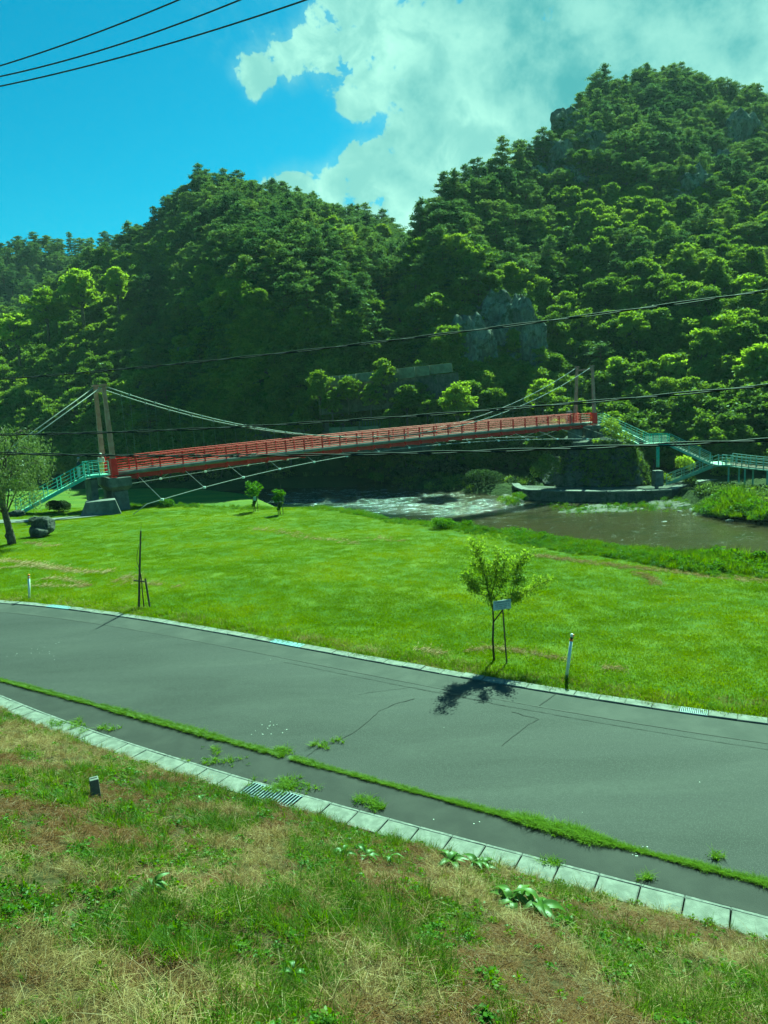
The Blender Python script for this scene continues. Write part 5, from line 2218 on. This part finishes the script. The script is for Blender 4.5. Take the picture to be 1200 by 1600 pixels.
# thinner carpet at the far left and in worn places
dist = np.hypot(x, y)
keep = RNG.random(len(x)) < np.clip(.26 + .36 * (10 / dist) ** 1.5, .2, .68) * np.clip(.55 + 1.2 * (fbm(x, y, .5, 3, 47) - .3), .35, 1.2)
keep &= ~((t_ < .45) & (RNG.random(len(x)) > .4))
x, y, z, idx, f2_, t_ = x[keep], y[keep], z[keep], idx[keep], f2_[keep], t_[keep]
n = len(x)
scl = RNG.uniform(.35, 1.0, n) * np.clip(.5 + f2_ * 1.0, .5, 1.4)
scl *= np.clip(.55 + t_ * .5, .6, 1)
mk_p = WORG['marker_stone']
rot = np.stack([RNG.normal(0, .12, n) + .3, RNG.normal(0, .12, n), RNG.uniform(0, 6.28, n)], 1)
rot[:, 0] = RNG.normal(0, .15, n)
gn_scatter('weeds', kinds, np.stack([x, y, z], 1), rot, scl, idx, 'mown weeds, grass tufts and dry straw covering the railway embankment', 'weeds')
print('weeds', n)

# ---- lawn: short mown grass, thin with distance
x = RNG.uniform(-45, 30, 84000)
s_ = 0.33 + 32 * RNG.random(84000) ** 1.15
y = farY(np.clip(x, -40, 25)) + s_ / .87
u = x / y
k = (np.abs(u - .10) < .85) & (y < np.interp(u, crest_u, crest_y) + 1)
x, y, s_ = x[k], y[k], s_[k]
k = RNG.random(len(x)) < np.clip(22 / y, 0, 1) ** .8
x, y, s_ = x[k], y[k], s_[k]
n = len(x)
verge = s_ < .9 + .5 * fbm(x, y, 1.5, 2, 61)
mk = [K('mown_grass', blade_patch(21 + i, 70, .28, .032, .010, lean=.9, hvar=.6), L_mown) for i in range(3)]
mk += [K('verge_grass', blade_patch(31, 50, .2, .09, .009, lean=.9), L_mown), K('verge_grass', blade_patch(32, 30, .2, .08, .008, lean=1.3), L_straw)]
idx = RNG.integers(0, 3, n)
vi = np.where(RNG.random(n) < .62, 3, 4)
idx = np.where(verge, vi, idx)
rot = np.stack([np.zeros(n), np.zeros(n), RNG.uniform(0, 6.28, n)], 1)
gn_scatter('grass', mk, np.stack([x, y, T(x, y)], 1), rot, RNG.uniform(.7, 1.3, n), idx, 'short mown grass of the lawn and its drier verge', 'grass')
print('grass', n)


# ---- dried mowing lines on the lawn
def along_px(pxs, step, jit, zf=None):
    P_ = [ground(*q) for q in pxs]
    out = []
    for a, b_ in zip(P_[:-1], P_[1:]):
        n = max(1, int((b_ - a).length / step))
        for i in range(n):
            p = a.lerp(b_, i / n) + Vector((random.gauss(0, jit), random.gauss(0, jit), 0))
            out.append((p.x, p.y, float(T(p.x, p.y)) + .012))
    return out


pts = []
for l, jt, st_ in (([(0, 875), (40, 880), (90, 888), (130, 894), (172, 894)], .16, .05), ([(0, 888), (45, 885), (95, 890)], .1, .10), ([(55, 914), (90, 916), (125, 916), (140, 917)], .1, .10),
                   ([(70, 906), (86, 902), (120, 910), (142, 916)], .1, .10), ([(180, 915), (200, 900), (215, 912)], .22, .10), ([(232, 912), (255, 915)], .1, .09), ([(268, 918), (285, 916)], .1, .1),
                   ([(655, 1015), (700, 1022)], .06, .08), ([(735, 1016), (765, 1013), (800, 1016), (850, 1024), (884, 1031)], .05, .07), ([(945, 1043), (975, 1047)], .05, .08),
                   ([(835, 868), (880, 874), (930, 880), (980, 887), (1050, 893), (1110, 900), (1200, 908)], .22, .045), ([(995, 895), (1015, 903), (1025, 914)], .12, .05),
                   ([(395, 826), (440, 830), (480, 836)], .3, .12), ([(455, 838), (530, 845), (560, 850)], .25, .12), ([(590, 840), (625, 846)], .25, .10), ([(45, 848), (70, 853), (95, 852)], .15, .1)):
    pts += along_px(l, st_, jt)
P_ = np.array(pts)
n = len(P_)
gn_scatter('dry_clippings', [K('straw', lying(51, 26, .20, .16, .012, .04), L_straw), K('straw', lying(52, 20, .24, .2, .012, .05), L_straw)], P_, np.stack([np.zeros(n), np.zeros(n), RNG.uniform(-.9, .1, n)], 1),
           RNG.uniform(.6, 1.25, n), RNG.integers(0, 2, n), 'pale lines of dried grass clippings left by mowing on the lawn', 'clippings')

# ---- weeds in the road joint
wx = np.concatenate([RNG.uniform(-13, 6.2, 5200)])
dens_ = fbm(wx, wx * 0, .8, 3, 71)
w_here = np.interp(wx, [-13, -8, -4.5, -2.6, -2.2, -1, 1.6, 2.2, 3.2, 4.2, 6], [.04, .055, .07, .055, .04, .035, .035, .085, .085, .04, .04])
w_here = w_here * np.clip((dens_ - .2) * 2.4, .25, 1.5)
wy = weedY(wx) + RNG.normal(0, 1, len(wx)) * w_here * .5
k = (dens_ > .34) & ~((wx > -2.35) & (wx < -2.15))
wx, wy, w_here = wx[k], wy[k], w_here[k]
n = len(wx)
gk = [K('grass_tuft', blade_patch(61 + i, 22, .035, .050, .006, lean=1.5), L_joint) for i in range(3)]
gn_scatter('joint_weeds', gk, np.stack([wx, wy, np.full(n, .004)], 1), np.stack([RNG.normal(0, .1, n), RNG.normal(0, .1, n), RNG.uniform(0, 6.28, n)], 1),
           (w_here / .06) ** .35 * RNG.uniform(.6, 1.3, n), RNG.integers(0, 3, n), 'bright green line of small weeds growing along the joint in the road', 'weeds')
# a few tufts by the kerbs, in the grate and along the crack
tf = []
for (a, b_, n_, sp_x, sp_y) in ((330, 1172, 10, 8, 3), (345, 1188, 30, 22, 4), (450, 1228, 90, 20, 7), (570, 1252, 26, 12, 4), (590, 1262, 20, 8, 4), (1010, 1372, 10, 5, 2), (1120, 1340, 10, 3, 3), (170, 1138, 14, 8, 3), (88, 1132, 30, 12, 3),
                                (115, 1135, 24, 14, 5), (440, 1174, 30, 10, 3), (505, 1165, 14, 8, 2), (525, 1157, 8, 5, 2), (1055, 1105, 6, 3, 2), (632, 1026, 6, 2, 2), (1110, 1104, 16, 5, 3), (425, 998, 8, 3, 2), (860, 1350, 14, 10, 2)):
    for _ in range(n_):
        q = G(random.gauss(a, sp_x), random.gauss(b_, sp_y), .01)
        tf.append((q.x, q.y, .012))
P_ = np.array(tf)
n = len(P_)
gn_scatter('kerb_weeds', gk + [K('herb', herb(64, 20, .06, .05, .012), L_weed)], P_, np.stack([np.zeros(n), np.zeros(n), RNG.uniform(0, 6.28, n)], 1), RNG.uniform(.6, 1.5, n), RNG.integers(0, 4, n),
           'small weeds sprouting between the kerb slabs and through the near grate', 'weeds')

# ---- rank growth along the river edge
uu = RNG.uniform(-.38, .62, 9000)
cy_ = np.interp(uu, crest_u, crest_y)
off = RNG.uniform(-2.6, 3.0, len(uu))
right = np.clip((uu - .05) / .12, 0, 1)
keep = RNG.random(len(uu)) < (.35 + .65 * right)
keep &= (off > -1.3 - 1.3 * right * (0.5 + fbm(uu * 40, uu * 0, 3, 2, 3)))
uu, off, cy_, right = uu[keep], off[keep], cy_[keep], right[keep]
y = cy_ + off
x = uu * y
z = T(x, y)
n = len(x)
bk = [K('bank_grass', blade_patch(71 + i, 50, .26, .42, .018, lean=.6), L_blade) for i in range(2)] + [K('bank_weed', herb(74, 150, .42, .48, .05), L_weed), K('bank_weed', herb(75, 130, .36, .38, .045), L_weed), K('bank_grass', blade_patch(76, 60, .3, .22, .016, lean=.9), L_blade)]
hgt = np.where(right > .5, RNG.uniform(.3, .85, n), RNG.uniform(.3, .6, n)) * np.clip(2.6 * fbm(x, y, 3.2, 3, 4) - .35, .35, 1.7) * np.clip(.55 + (off + 2.6) * .2, .5, 1.1)
gn_scatter('bank_weeds', bk, np.stack([x, y, z], 1), np.stack([RNG.normal(0, .1, n), RNG.normal(0, .1, n), RNG.uniform(0, 6.28, n)], 1), hgt, RNG.integers(0, 5, n),
           'tall bright weeds along the top of the river bank at the lawn edge', 'weeds')
for (px_, py_, w_, h_, lb, sd) in ((1152, 886, 1.1, 1.15, 'leafy upright weed clump standing highest on the bank at the right', 81), (1187, 900, .7, .7, 'low leafy clump on the bank at the right picture edge', 82),
                                   (850, 845, .6, .75, 'upright leafy weed on the bank behind the young tree', 83), (806, 838, 2.2, .85, 'wide leafy bush on the bank left of the upright weed', 84),
                                   (692, 832, 1.4, .7, 'rounded green bush on the bank at the end of the bridge shadow', 85)):
    q = G(px_, py_, -1.2)
    q.z = float(T(q.x, q.y))
    bush(px_, py_, w_, h_, lb, L_weed, sd, .055, 1100, 'bank_shrub', base=q)

# ---- far bank: sunlit grass islands, reeds, dark shrubs
def patch(name, spots, protos, n, size, label, cat, hz=WATER):
    P_, S_ = [], []
    for (a, b_, rx, ry, z0) in spots:
        c = G(a, b_, z0)
        e = G(a + rx, b_, z0)
        rx_ = (e - c).length
        ry_ = (G(a, b_ - ry, z0) - c).length
        m_ = int(n * rx_ * ry_ / 6) + 8
        an = RNG.uniform(0, 6.28, m_)
        rr_ = np.sqrt(RNG.random(m_))
        xx_, yy_ = c.x + rx_ * rr_ * np.cos(an), c.y + ry_ * rr_ * np.sin(an)
        zz_ = np.full(m_, z0 - .05)
        P_.append(np.stack([xx_, yy_, zz_], 1))
        S_.append((1.15 - .75 * rr_) * RNG.uniform(.6, 1.2, m_) * size)
    P_ = np.concatenate(P_)
    S_ = np.concatenate(S_)
    n_ = len(P_)
    return gn_scatter(name, protos, P_, np.stack([np.zeros(n_), np.zeros(n_), RNG.uniform(0, 6.28, n_)], 1), S_, RNG.integers(0, len(protos), n_), label, cat)


patch('island_grass', [(905, 797, 45, 6, WATER), (960, 793, 60, 9, WATER), (1020, 790, 50, 10, WATER + .1), (1050, 780, 24, 7, WATER + .4), (870, 790, 30, 5, WATER), (1085, 792, 12, 4, WATER)], bk, 46, .95,
      'bright grassy islands in the shallows in front of the river wall', 'grass')
patch('gravel_bar_grass', [(795, 783, 16, 8, WATER + .2), (812, 776, 12, 6, WATER + .6)], bk, 60, 1.3, 'sunlit clump of grass at the left end of the river wall', 'grass')
patch('reed_bed', [(1120, 800, 30, 8, WATER + .2), (1150, 796, 45, 14, WATER + .6), (1185, 800, 40, 12, WATER + .6), (1150, 780, 30, 8, WATER + 1.3)], bk[:3], 70, 2.6, 'big bright mound of reeds and weeds at the water edge on the right', 'reeds')
# undergrowth of the far bank itself
uu = RNG.uniform(-.5, .66, 5200)
yv = np.interp(uu, fe_u, fe_y) + RNG.uniform(.2, 9, 5200) ** 1.0
xx = uu * yv
zz = TF(xx, yv)
k = (fbm(xx, yv, 3.5, 3, 77) > .40) & ((uu < .12) | (uu > .43) | (yv > np.interp(uu, fe_u, fe_y) + 6.5))
xx, yv, zz = xx[k], yv[k], zz[k]
n = len(xx)
fb = [K('bank_grass', blade_patch(171, 50, .3, .45, .03, lean=.7), L_broad), K('bank_weed', herb(174, 120, .5, .6, .07), L_broad), K('bank_weed', herb(175, 110, .45, .5, .07), L_bush)]
gn_scatter('far_bank_growth', fb, np.stack([xx, yv, zz - .05], 1), np.stack([np.zeros(n), np.zeros(n), RNG.uniform(0, 6.28, n)], 1), RNG.uniform(.7, 1.9, n), RNG.integers(0, 3, n),
           'rank grass and brambles along the shaded far bank of the river', 'undergrowth')
islet = MB()
for (a, b_, rx, ry, zt) in ((940, 795, 85, 8, .06), (1040, 786, 40, 10, .28), (1150, 797, 60, 14, .5), (1112, 803, 34, 5, .18), (800, 781, 20, 9, .3)):
    c = G(a, b_, WATER)
    rx_, ry_ = (G(a + rx, b_, WATER) - c).length, (G(a, b_ - ry, WATER) - c).length
    m = 26
    V = [(c.x, c.y, WATER + zt)]
    for k_, (f_, zz_) in enumerate(((.6, zt * .8), (1.0, -.15))):
        for j in range(m):
            an = 2 * math.pi * j / m
            w_ = f_ * (1 + .22 * math.sin(3 * an + a) + .12 * math.sin(7 * an + b_))
            V.append((c.x + rx_ * w_ * math.cos(an), c.y + ry_ * w_ * math.sin(an), WATER + zz_))
    F = [(0, 1 + j, 1 + (j + 1) % m) for j in range(m)] + [(1 + j, 1 + m + j, 1 + m + (j + 1) % m, 1 + (j + 1) % m) for j in range(m)]
    islet.add(V, F)
tag(islet.build('gravel_bar', M_gravel), kind='structure')
# stones in the water
for k_, (a, b_, w_) in enumerate(((1068, 792, .5), (1085, 797, .7), (1100, 801, .6), (1075, 785, .6), (1062, 799, .3), (1110, 806, .4), (1140, 814, .4), (600, 766, .5), (486, 757, .6), (930, 800, .3), (880, 798, .3), (560, 772, .4), (530, 780, .3))):
    c = G(a, b_, WATER)
    lb = ['flat pale stone in the gap between the grassy island and the reeds', 'wide wet stone in front of the gap between island and reeds', 'stone at the left foot of the reed mound', 'stone below the foot of the zigzag stairs',
          'small stone at the right tip of the grassy island', 'stone at the front of the reed mound', 'stone at the right front of the reed mound', 'rock in the white water under the bridge middle',
          'rock upstream of the white water on the left', 'small stone in front of the grassy island', 'small stone at the left tip of the grassy island', 'rock breaking the rapids just left of their middle', 'small rock at the near side of the rapids'][k_]
    boulder('river_stone', c + Vector((0, 0, .02)), (w_, w_ * .7, w_ * .35), 60 + k_, M_boulder if b_ < 783 and a < 700 else M_path, lb, 'stone', sub=3)
for (px_, py_, w_, h_, lb, sd, mt) in ((588, 752, 2.2, 1.3, 'pale green bush leaning over the water on the dark far bank', 91, L_weed), (700, 748, 6.5, 3.2, 'wide dark bush on the shaded far bank left of the river wall', 92, L_bush),
                                       (640, 752, 5, 2.2, 'lower dark bush beside the pale one on the far bank', 93, L_bush), (1140, 755, 3.4, 3.2, 'leafy shrub in front of the boardwalk posts above the reeds', 94, L_broad),
                                       (760, 760, 5, 2.4, 'dark rounded bush next to the left end of the river wall', 95, L_bush)):
    q = G(px_, py_, WATER + .6)
    q.y += 1.0
    bush(px_, py_, w_, h_, lb, mt, sd, .13, 2600, 'bank_bush', base=q)

# ---- shrubs climbing the abutment and the bright trees round the far tower
def tree_at(px, py, Y, sc_, proto, label, cat='tree', name='broadleaf_tree', leafm=None, rz=0.0):
    q = D(px, py, Y)
    pr = proto
    if leafm is not None:
        c2 = proto[1].copy()
        c2.materials[0] = leafm
        pr = (proto[0], c2)
    return plant(name, pr, label, cat, tuple(q), rz, sc_, None)


tree_at(716, 672, 101, .95, BROADS[1], 'bright sunlit maple standing out from the dark cliff left of the far tower', leafm=L_bright)
tree_at(848, 655, 106, .8, BROADS[2], 'light green tree just left of the far tower legs', leafm=L_bright, rz=1)
tree_at(965, 650, 112, 1.15, BROADS[3], 'light green tree rising behind the right leg of the far tower', leafm=L_bright, rz=2)
tree_at(1045, 640, 112, 1.3, BROADS[4], 'wide yellow green maple above the first flight of the far stairs', leafm=L_bright, rz=3)
tree_at(1120, 600, 116, 1.6, BROADS[5], 'largest bright maple on the slope above the boardwalk', leafm=L_bright, rz=4)
tree_at(1180, 660, 104, 1.5, BROADS[6], 'bright leafy tree over the boardwalk at the right edge', leafm=L_bright, rz=5)
tree_at(1070, 560, 122, 1.3, BROADS[0], 'bright leafy tree high on the slope over the far stairs', leafm=L_bright, rz=.5)
tree_at(985, 560, 120, 1.1, BROADS[1], 'bright leafy tree on the slope above the far tower', leafm=L_bright, rz=1.5)
tree_at(1165, 540, 126, 1.5, BROADS[3], 'tallest yellow green tree at the right picture edge below the pines', leafm=L_bright, rz=2.5)
tree_at(130, 500, 168, 1.7, BROADS[4], 'largest yellow green tree on the left shoulder of the middle hill', leafm=L_bright, rz=3.5)
tree_at(75, 520, 164, 1.4, BROADS[5], 'yellow green tree left of the largest one on the left shoulder', leafm=L_bright, rz=4.5)
tree_at(185, 480, 170, 1.2, BROADS[6], 'yellow green tree right of the largest one on the left shoulder', leafm=L_bright, rz=5.5)
tree_at(30, 560, 158, 1.3, BROADS[2], 'light green tree low on the left shoulder at the picture edge', leafm=L_bright, rz=.9)
for (px_, py_, Y, w_, h_, lb, sd, mt) in ((935, 708, 89.0, 1.8, 2.0, 'bright bush growing from the top of the abutment below the far tower', 101, L_bright), (975, 715, 88.5, 3.2, 3.6, 'dark climbing bush draped over the right part of the abutment', 102, L_broad),
                                          (955, 690, 90.0, 2.4, 3.4, 'leafy shrub screening the pier columns beside the landing', 103, L_broad), (1070, 735, 88, 2.2, 2.0, 'small sunlit bush in the dark under the zigzag stairs', 104, L_bright),
                                          (846, 752, 86.5, 2.6, 2.6, 'dark shrub at the left foot of the abutment', 105, L_broad), (870, 712, 90.5, 2.2, 1.6, 'low shrub on the left shoulder of the abutment', 106, L_broad),
                                          (858, 738, 87.8, 2.4, 2.4, 'leafy shrub half way up the left corner of the abutment', 107, L_broad), (868, 722, 89.0, 2.2, 2.6, 'tall shrub over the left corner of the abutment', 108, L_bush),
                                          (884, 700, 90.6, 2.4, 1.2, 'low creeper on the top left of the abutment', 109, L_bush)):
    q = D(px_, py_, Y)
    bush(px_, py_, w_, h_, lb, mt, sd, .11, 1300, 'abutment_shrub', base=q)

# ivy and ferns over the abutment face
ab = bpy.data.objects['stone_abutment'].data
vv = np.array([tuple(v.co + WORG['stone_abutment']) for v in ab.vertices][:91 * 57])
nm_ = fbm(vv[:, 0] * 1.0 + 50, vv[:, 2] + vv[:, 1] * .3, 2.2, 3, 90)
xr = (vv[:, 0] - vv[:, 0].min()) / np.ptp(vv[:, 0])
want = (RNG.random(len(vv)) < np.clip((nm_ - .50) * 1.6 + .30 * np.exp(-((xr - .55) / .16) ** 2) + .05, 0, .42))
vp = vv[want]
n = len(vp)
gn_scatter('ivy', [K('fern', herb(95, 60, .34, .3, .06), L_broad), K('fern', herb(96, 50, .28, .4, .055), L_bush), K('fern', blade_patch(97, 30, .2, .3, .03, lean=1.2), L_broad)], vp + np.array([0, -.05, -.05]),
           np.stack([RNG.normal(.6, .3, n), RNG.normal(0, .3, n), RNG.uniform(0, 6.28, n)], 1), RNG.uniform(.5, 1.3, n), RNG.integers(0, 3, n), 'ivy and ferns creeping over the stone abutment under the far tower', 'ivy')

# ---- rock outcrops on the hills
lbls = {0: 'bare grey crag high on the left side of the tall right hill'}
for k_, (px_, py_, dims, rot_, lb) in enumerate((
        (888, 218, (5.0, 4, 6.0), .4, 'upper dark crag on the left side of the tall right hill'), (866, 262, (5.0, 4, 5.5), .2, 'pale slanting crag below the upper dark one on the right hill'),
        (905, 292, (5.2, 4, 4.6), .1, 'low broken crag between the pale one and the pines'), (925, 250, (6.0, 4, 6.4), -.2, 'broad grey rock face beside the upper dark crag'),
        (1150, 240, (6.0, 5, 8.5), .3, 'large pale rock face near the top right of the right hill'), (1128, 285, (5.0, 4, 6.0), .3, 'narrow rock rib below the large pale face at the right'),
        (1068, 315, (6.4, 5, 6.2), .1, 'grey rock slab among the pines in the middle of the right hill'), (843, 300, (3.2, 3, 4.2), .1, 'small pale rock on the left edge of the right hill'),
        (765, 545, (6.5, 4, 7.0), .2, 'tall dark cliff face above the middle of the bridge'), (805, 575, (5.5, 4, 8.0), -.1, 'shaded cliff face right of the tall one above the bridge'),
        (730, 580, (5.0, 4, 6.5), .1, 'low cliff face left of the sunlit maple above the bridge'), (291, 585, (2.6, 3, 4.8), .1, 'small grey rock showing through the dark trees of the middle hill'))):
    q = hit(px_, py_)
    d = Vector((q.x, q.y, 0)).normalized()
    boulder('rock_outcrop', q + d * (dims[1] * .5) + Vector((0, 0, .5)), (dims[0], dims[1], dims[2]), 130 + k_, M_cliff, lb, 'rock', cuts=14, rot=rot_ - math.atan2(q.x, q.y), sub=5, crag=.42)

# ---- added panels and walls standing in for window reflections behind the bridge
gl = thing('window_reflection', 'added pale panels standing in for window reflections, half hidden by trees behind the bridge middle', 'reflection panels', tuple(D(600, 660, 112)))


def reflection_panel(x0, y0, x1, y1, h, Y, name='reflection_panel'):  # one added panel of a pale reflected band
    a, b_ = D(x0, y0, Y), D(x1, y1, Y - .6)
    MB().beam(a - Vector((0, 0, h / 2)), b_ - Vector((0, 0, h / 2)), .35, h).build(name, M_refl, gl, bevel=.03)


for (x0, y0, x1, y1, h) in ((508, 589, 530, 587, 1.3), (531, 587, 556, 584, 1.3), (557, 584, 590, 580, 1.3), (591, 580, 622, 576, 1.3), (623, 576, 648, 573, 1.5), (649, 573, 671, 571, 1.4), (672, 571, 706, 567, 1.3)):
    reflection_panel(x0, y0, x1, y1, h, 109.5)
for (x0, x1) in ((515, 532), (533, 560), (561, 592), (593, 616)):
    reflection_panel(x0, 668 - (x0 - 515) * .04, x1, 668 - (x1 - 515) * .04, 1.7, 109)
pk = MB().box((0, 0, 0), .12, .12, 1.1).mesh('reflection_post', M_refl)  # added posts for the uprights seen in the reflection
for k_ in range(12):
    inst(pk, 'reflection_post', gl, D(562 + k_ * 4.5, 662 - k_ * .2, 109))
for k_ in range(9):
    inst(pk, 'reflection_post', gl, D(680 + k_ * 4.6, 657, 108.5))
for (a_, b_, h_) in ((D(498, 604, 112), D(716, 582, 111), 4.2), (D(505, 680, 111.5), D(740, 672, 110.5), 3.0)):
    MB().beam(a_ - Vector((0, 0, h_ / 2)), b_ - Vector((0, 0, h_ / 2)), 3.4, h_).build('reflection_backing', M_masonry, gl)  # added masonry backing so the reflection panels do not float
for k_, (px_, py_, Y_, sc_) in enumerate(((520, 640, 107, .75), (545, 625, 107.5, .8), (580, 632, 107, .7), (602, 606, 108, .85), (636, 640, 107, .9), (668, 645, 106.5, .7), (500, 625, 107, .9), (610, 668, 105.5, .6), (655, 615, 108.5, .55))):
    lb_ = ('left of the leafier pair', 'second from the left, over the lower posts', 'over the lower panels and posts', 'rising past the upper panels in the middle', 'largest, before the dark middle', 'beside the bright maple', 'at the left end', 'lowest, just over the red rail', 'small one high before the panels')[k_]
    tree_at(px_, py_ + 14, Y_, sc_ * .85, BROADS[k_ % 9], 'shaded tree in front of the added reflection panels, ' + lb_, rz=k_)

# ---- big leaved plants on the embankment
def leaf_me(seed, L_, W_):
    rr = random.Random(seed)
    V, F = [], []
    for i in range(7):
        t = i / 6
        w = W_ * (math.sin(math.pi * (t * .88 + .08)) ** .75) * (1 - .25 * t)
        zc = .20 * L_ * math.sin(t * 2.8) - .42 * L_ * t * t
        for j, sx in enumerate((-1, -.5, 0, .5, 1)):
            V.append((t * L_, sx * w + rr.gauss(0, .002), zc + abs(sx) * w * .35 - (.03 * w * math.cos(i * 2.6) if abs(sx) == 1 else 0) + rr.gauss(0, .003)))
    for i in range(6):
        for j in range(4):
            F.append((i * 5 + j, i * 5 + j + 1, (i + 1) * 5 + j + 1, (i + 1) * 5 + j))
    return MB().add(V, F).mesh('leaf', L_dock, smooth=True)


LEAFM = [leaf_me(k, .25, .046) for k in range(3)] + [leaf_me(9, .17, .05)]


def dock(px, py, n, size, label, seed):
    rr = random.Random(seed)
    b = emb(px, py)
    t = thing('broad_leaved_plant', label, 'plant', tuple(b + Vector((0, 0, .02))))
    for k in range(n):
        a = k * 2.4 + rr.uniform(-.4, .4)
        o = bpy.data.objects.new('leaf', rr.choice(LEAFM))
        C.objects.link(o)
        o.parent = t
        o.location = (rr.gauss(0, .025), rr.gauss(0, .025), .02 + rr.random() * .10)
        o.rotation_euler = (rr.uniform(-.4, .4), -rr.uniform(-.05, .65), a)
        o.scale = (size * rr.uniform(.7, 1.15),) * 3
    return t


dock(705, 1358, 16, 1.15, 'left plant of the pair of broad leaved weeds beside the near kerb', 1)
dock(748, 1362, 15, 1.09, 'right plant of the pair of broad leaved weeds beside the near kerb', 2)
dock(800, 1418, 13, 1.21, 'broad leaved weed beside a dark hollow further down the embankment', 3)
dock(840, 1428, 12, 1.32, 'broad leaved weed with the largest shining leaf, low on the embankment', 4)
dock(538, 1342, 6, 0.80, 'small broad leaved seedling left of the kerb pair', 5)
dock(572, 1345, 6, 0.80, 'small broad leaved seedling nearest the kerb pair on their left', 6)
dock(612, 1352, 4, 0.69, 'tiny broad leaved seedling between the small ones and the kerb pair', 7)
dock(318, 1258, 7, 0.86, 'bright leafy weed right of the marker stone', 8)
dock(240, 1398, 6, 0.63, 'small bluish leaved weed in the middle left of the embankment', 9)
dock(460, 1535, 6, 0.63, 'small bright leaved weed near the bottom middle of the embankment', 10)

# ------------------------------------------------------------------ summer haze
hz = MB().box((0, 230, 47), 1200, 560, 117).build('haze', M_conc)
hm = bpy.data.materials.new('haze')
hm.use_nodes = True
hn = hm.node_tree
for q in list(hn.nodes):
    if q.type == 'BSDF_PRINCIPLED':
        hn.nodes.remove(q)
pv = hn.nodes.new('ShaderNodeVolumePrincipled')
pv.inputs['Color'].default_value = (0.80, 0.90, 1.0, 1)
pv.inputs['Density'].default_value = 0.0001
pv.inputs['Anisotropy'].default_value = 0.2
hn.links.new(pv.outputs[0], hn.nodes['Material Output'].inputs['Volume'])
hz.data.materials.clear()
hz.data.materials.append(hm)
tag(hz, 'thin bluish summer haze over the valley', 'haze', kind='stuff')
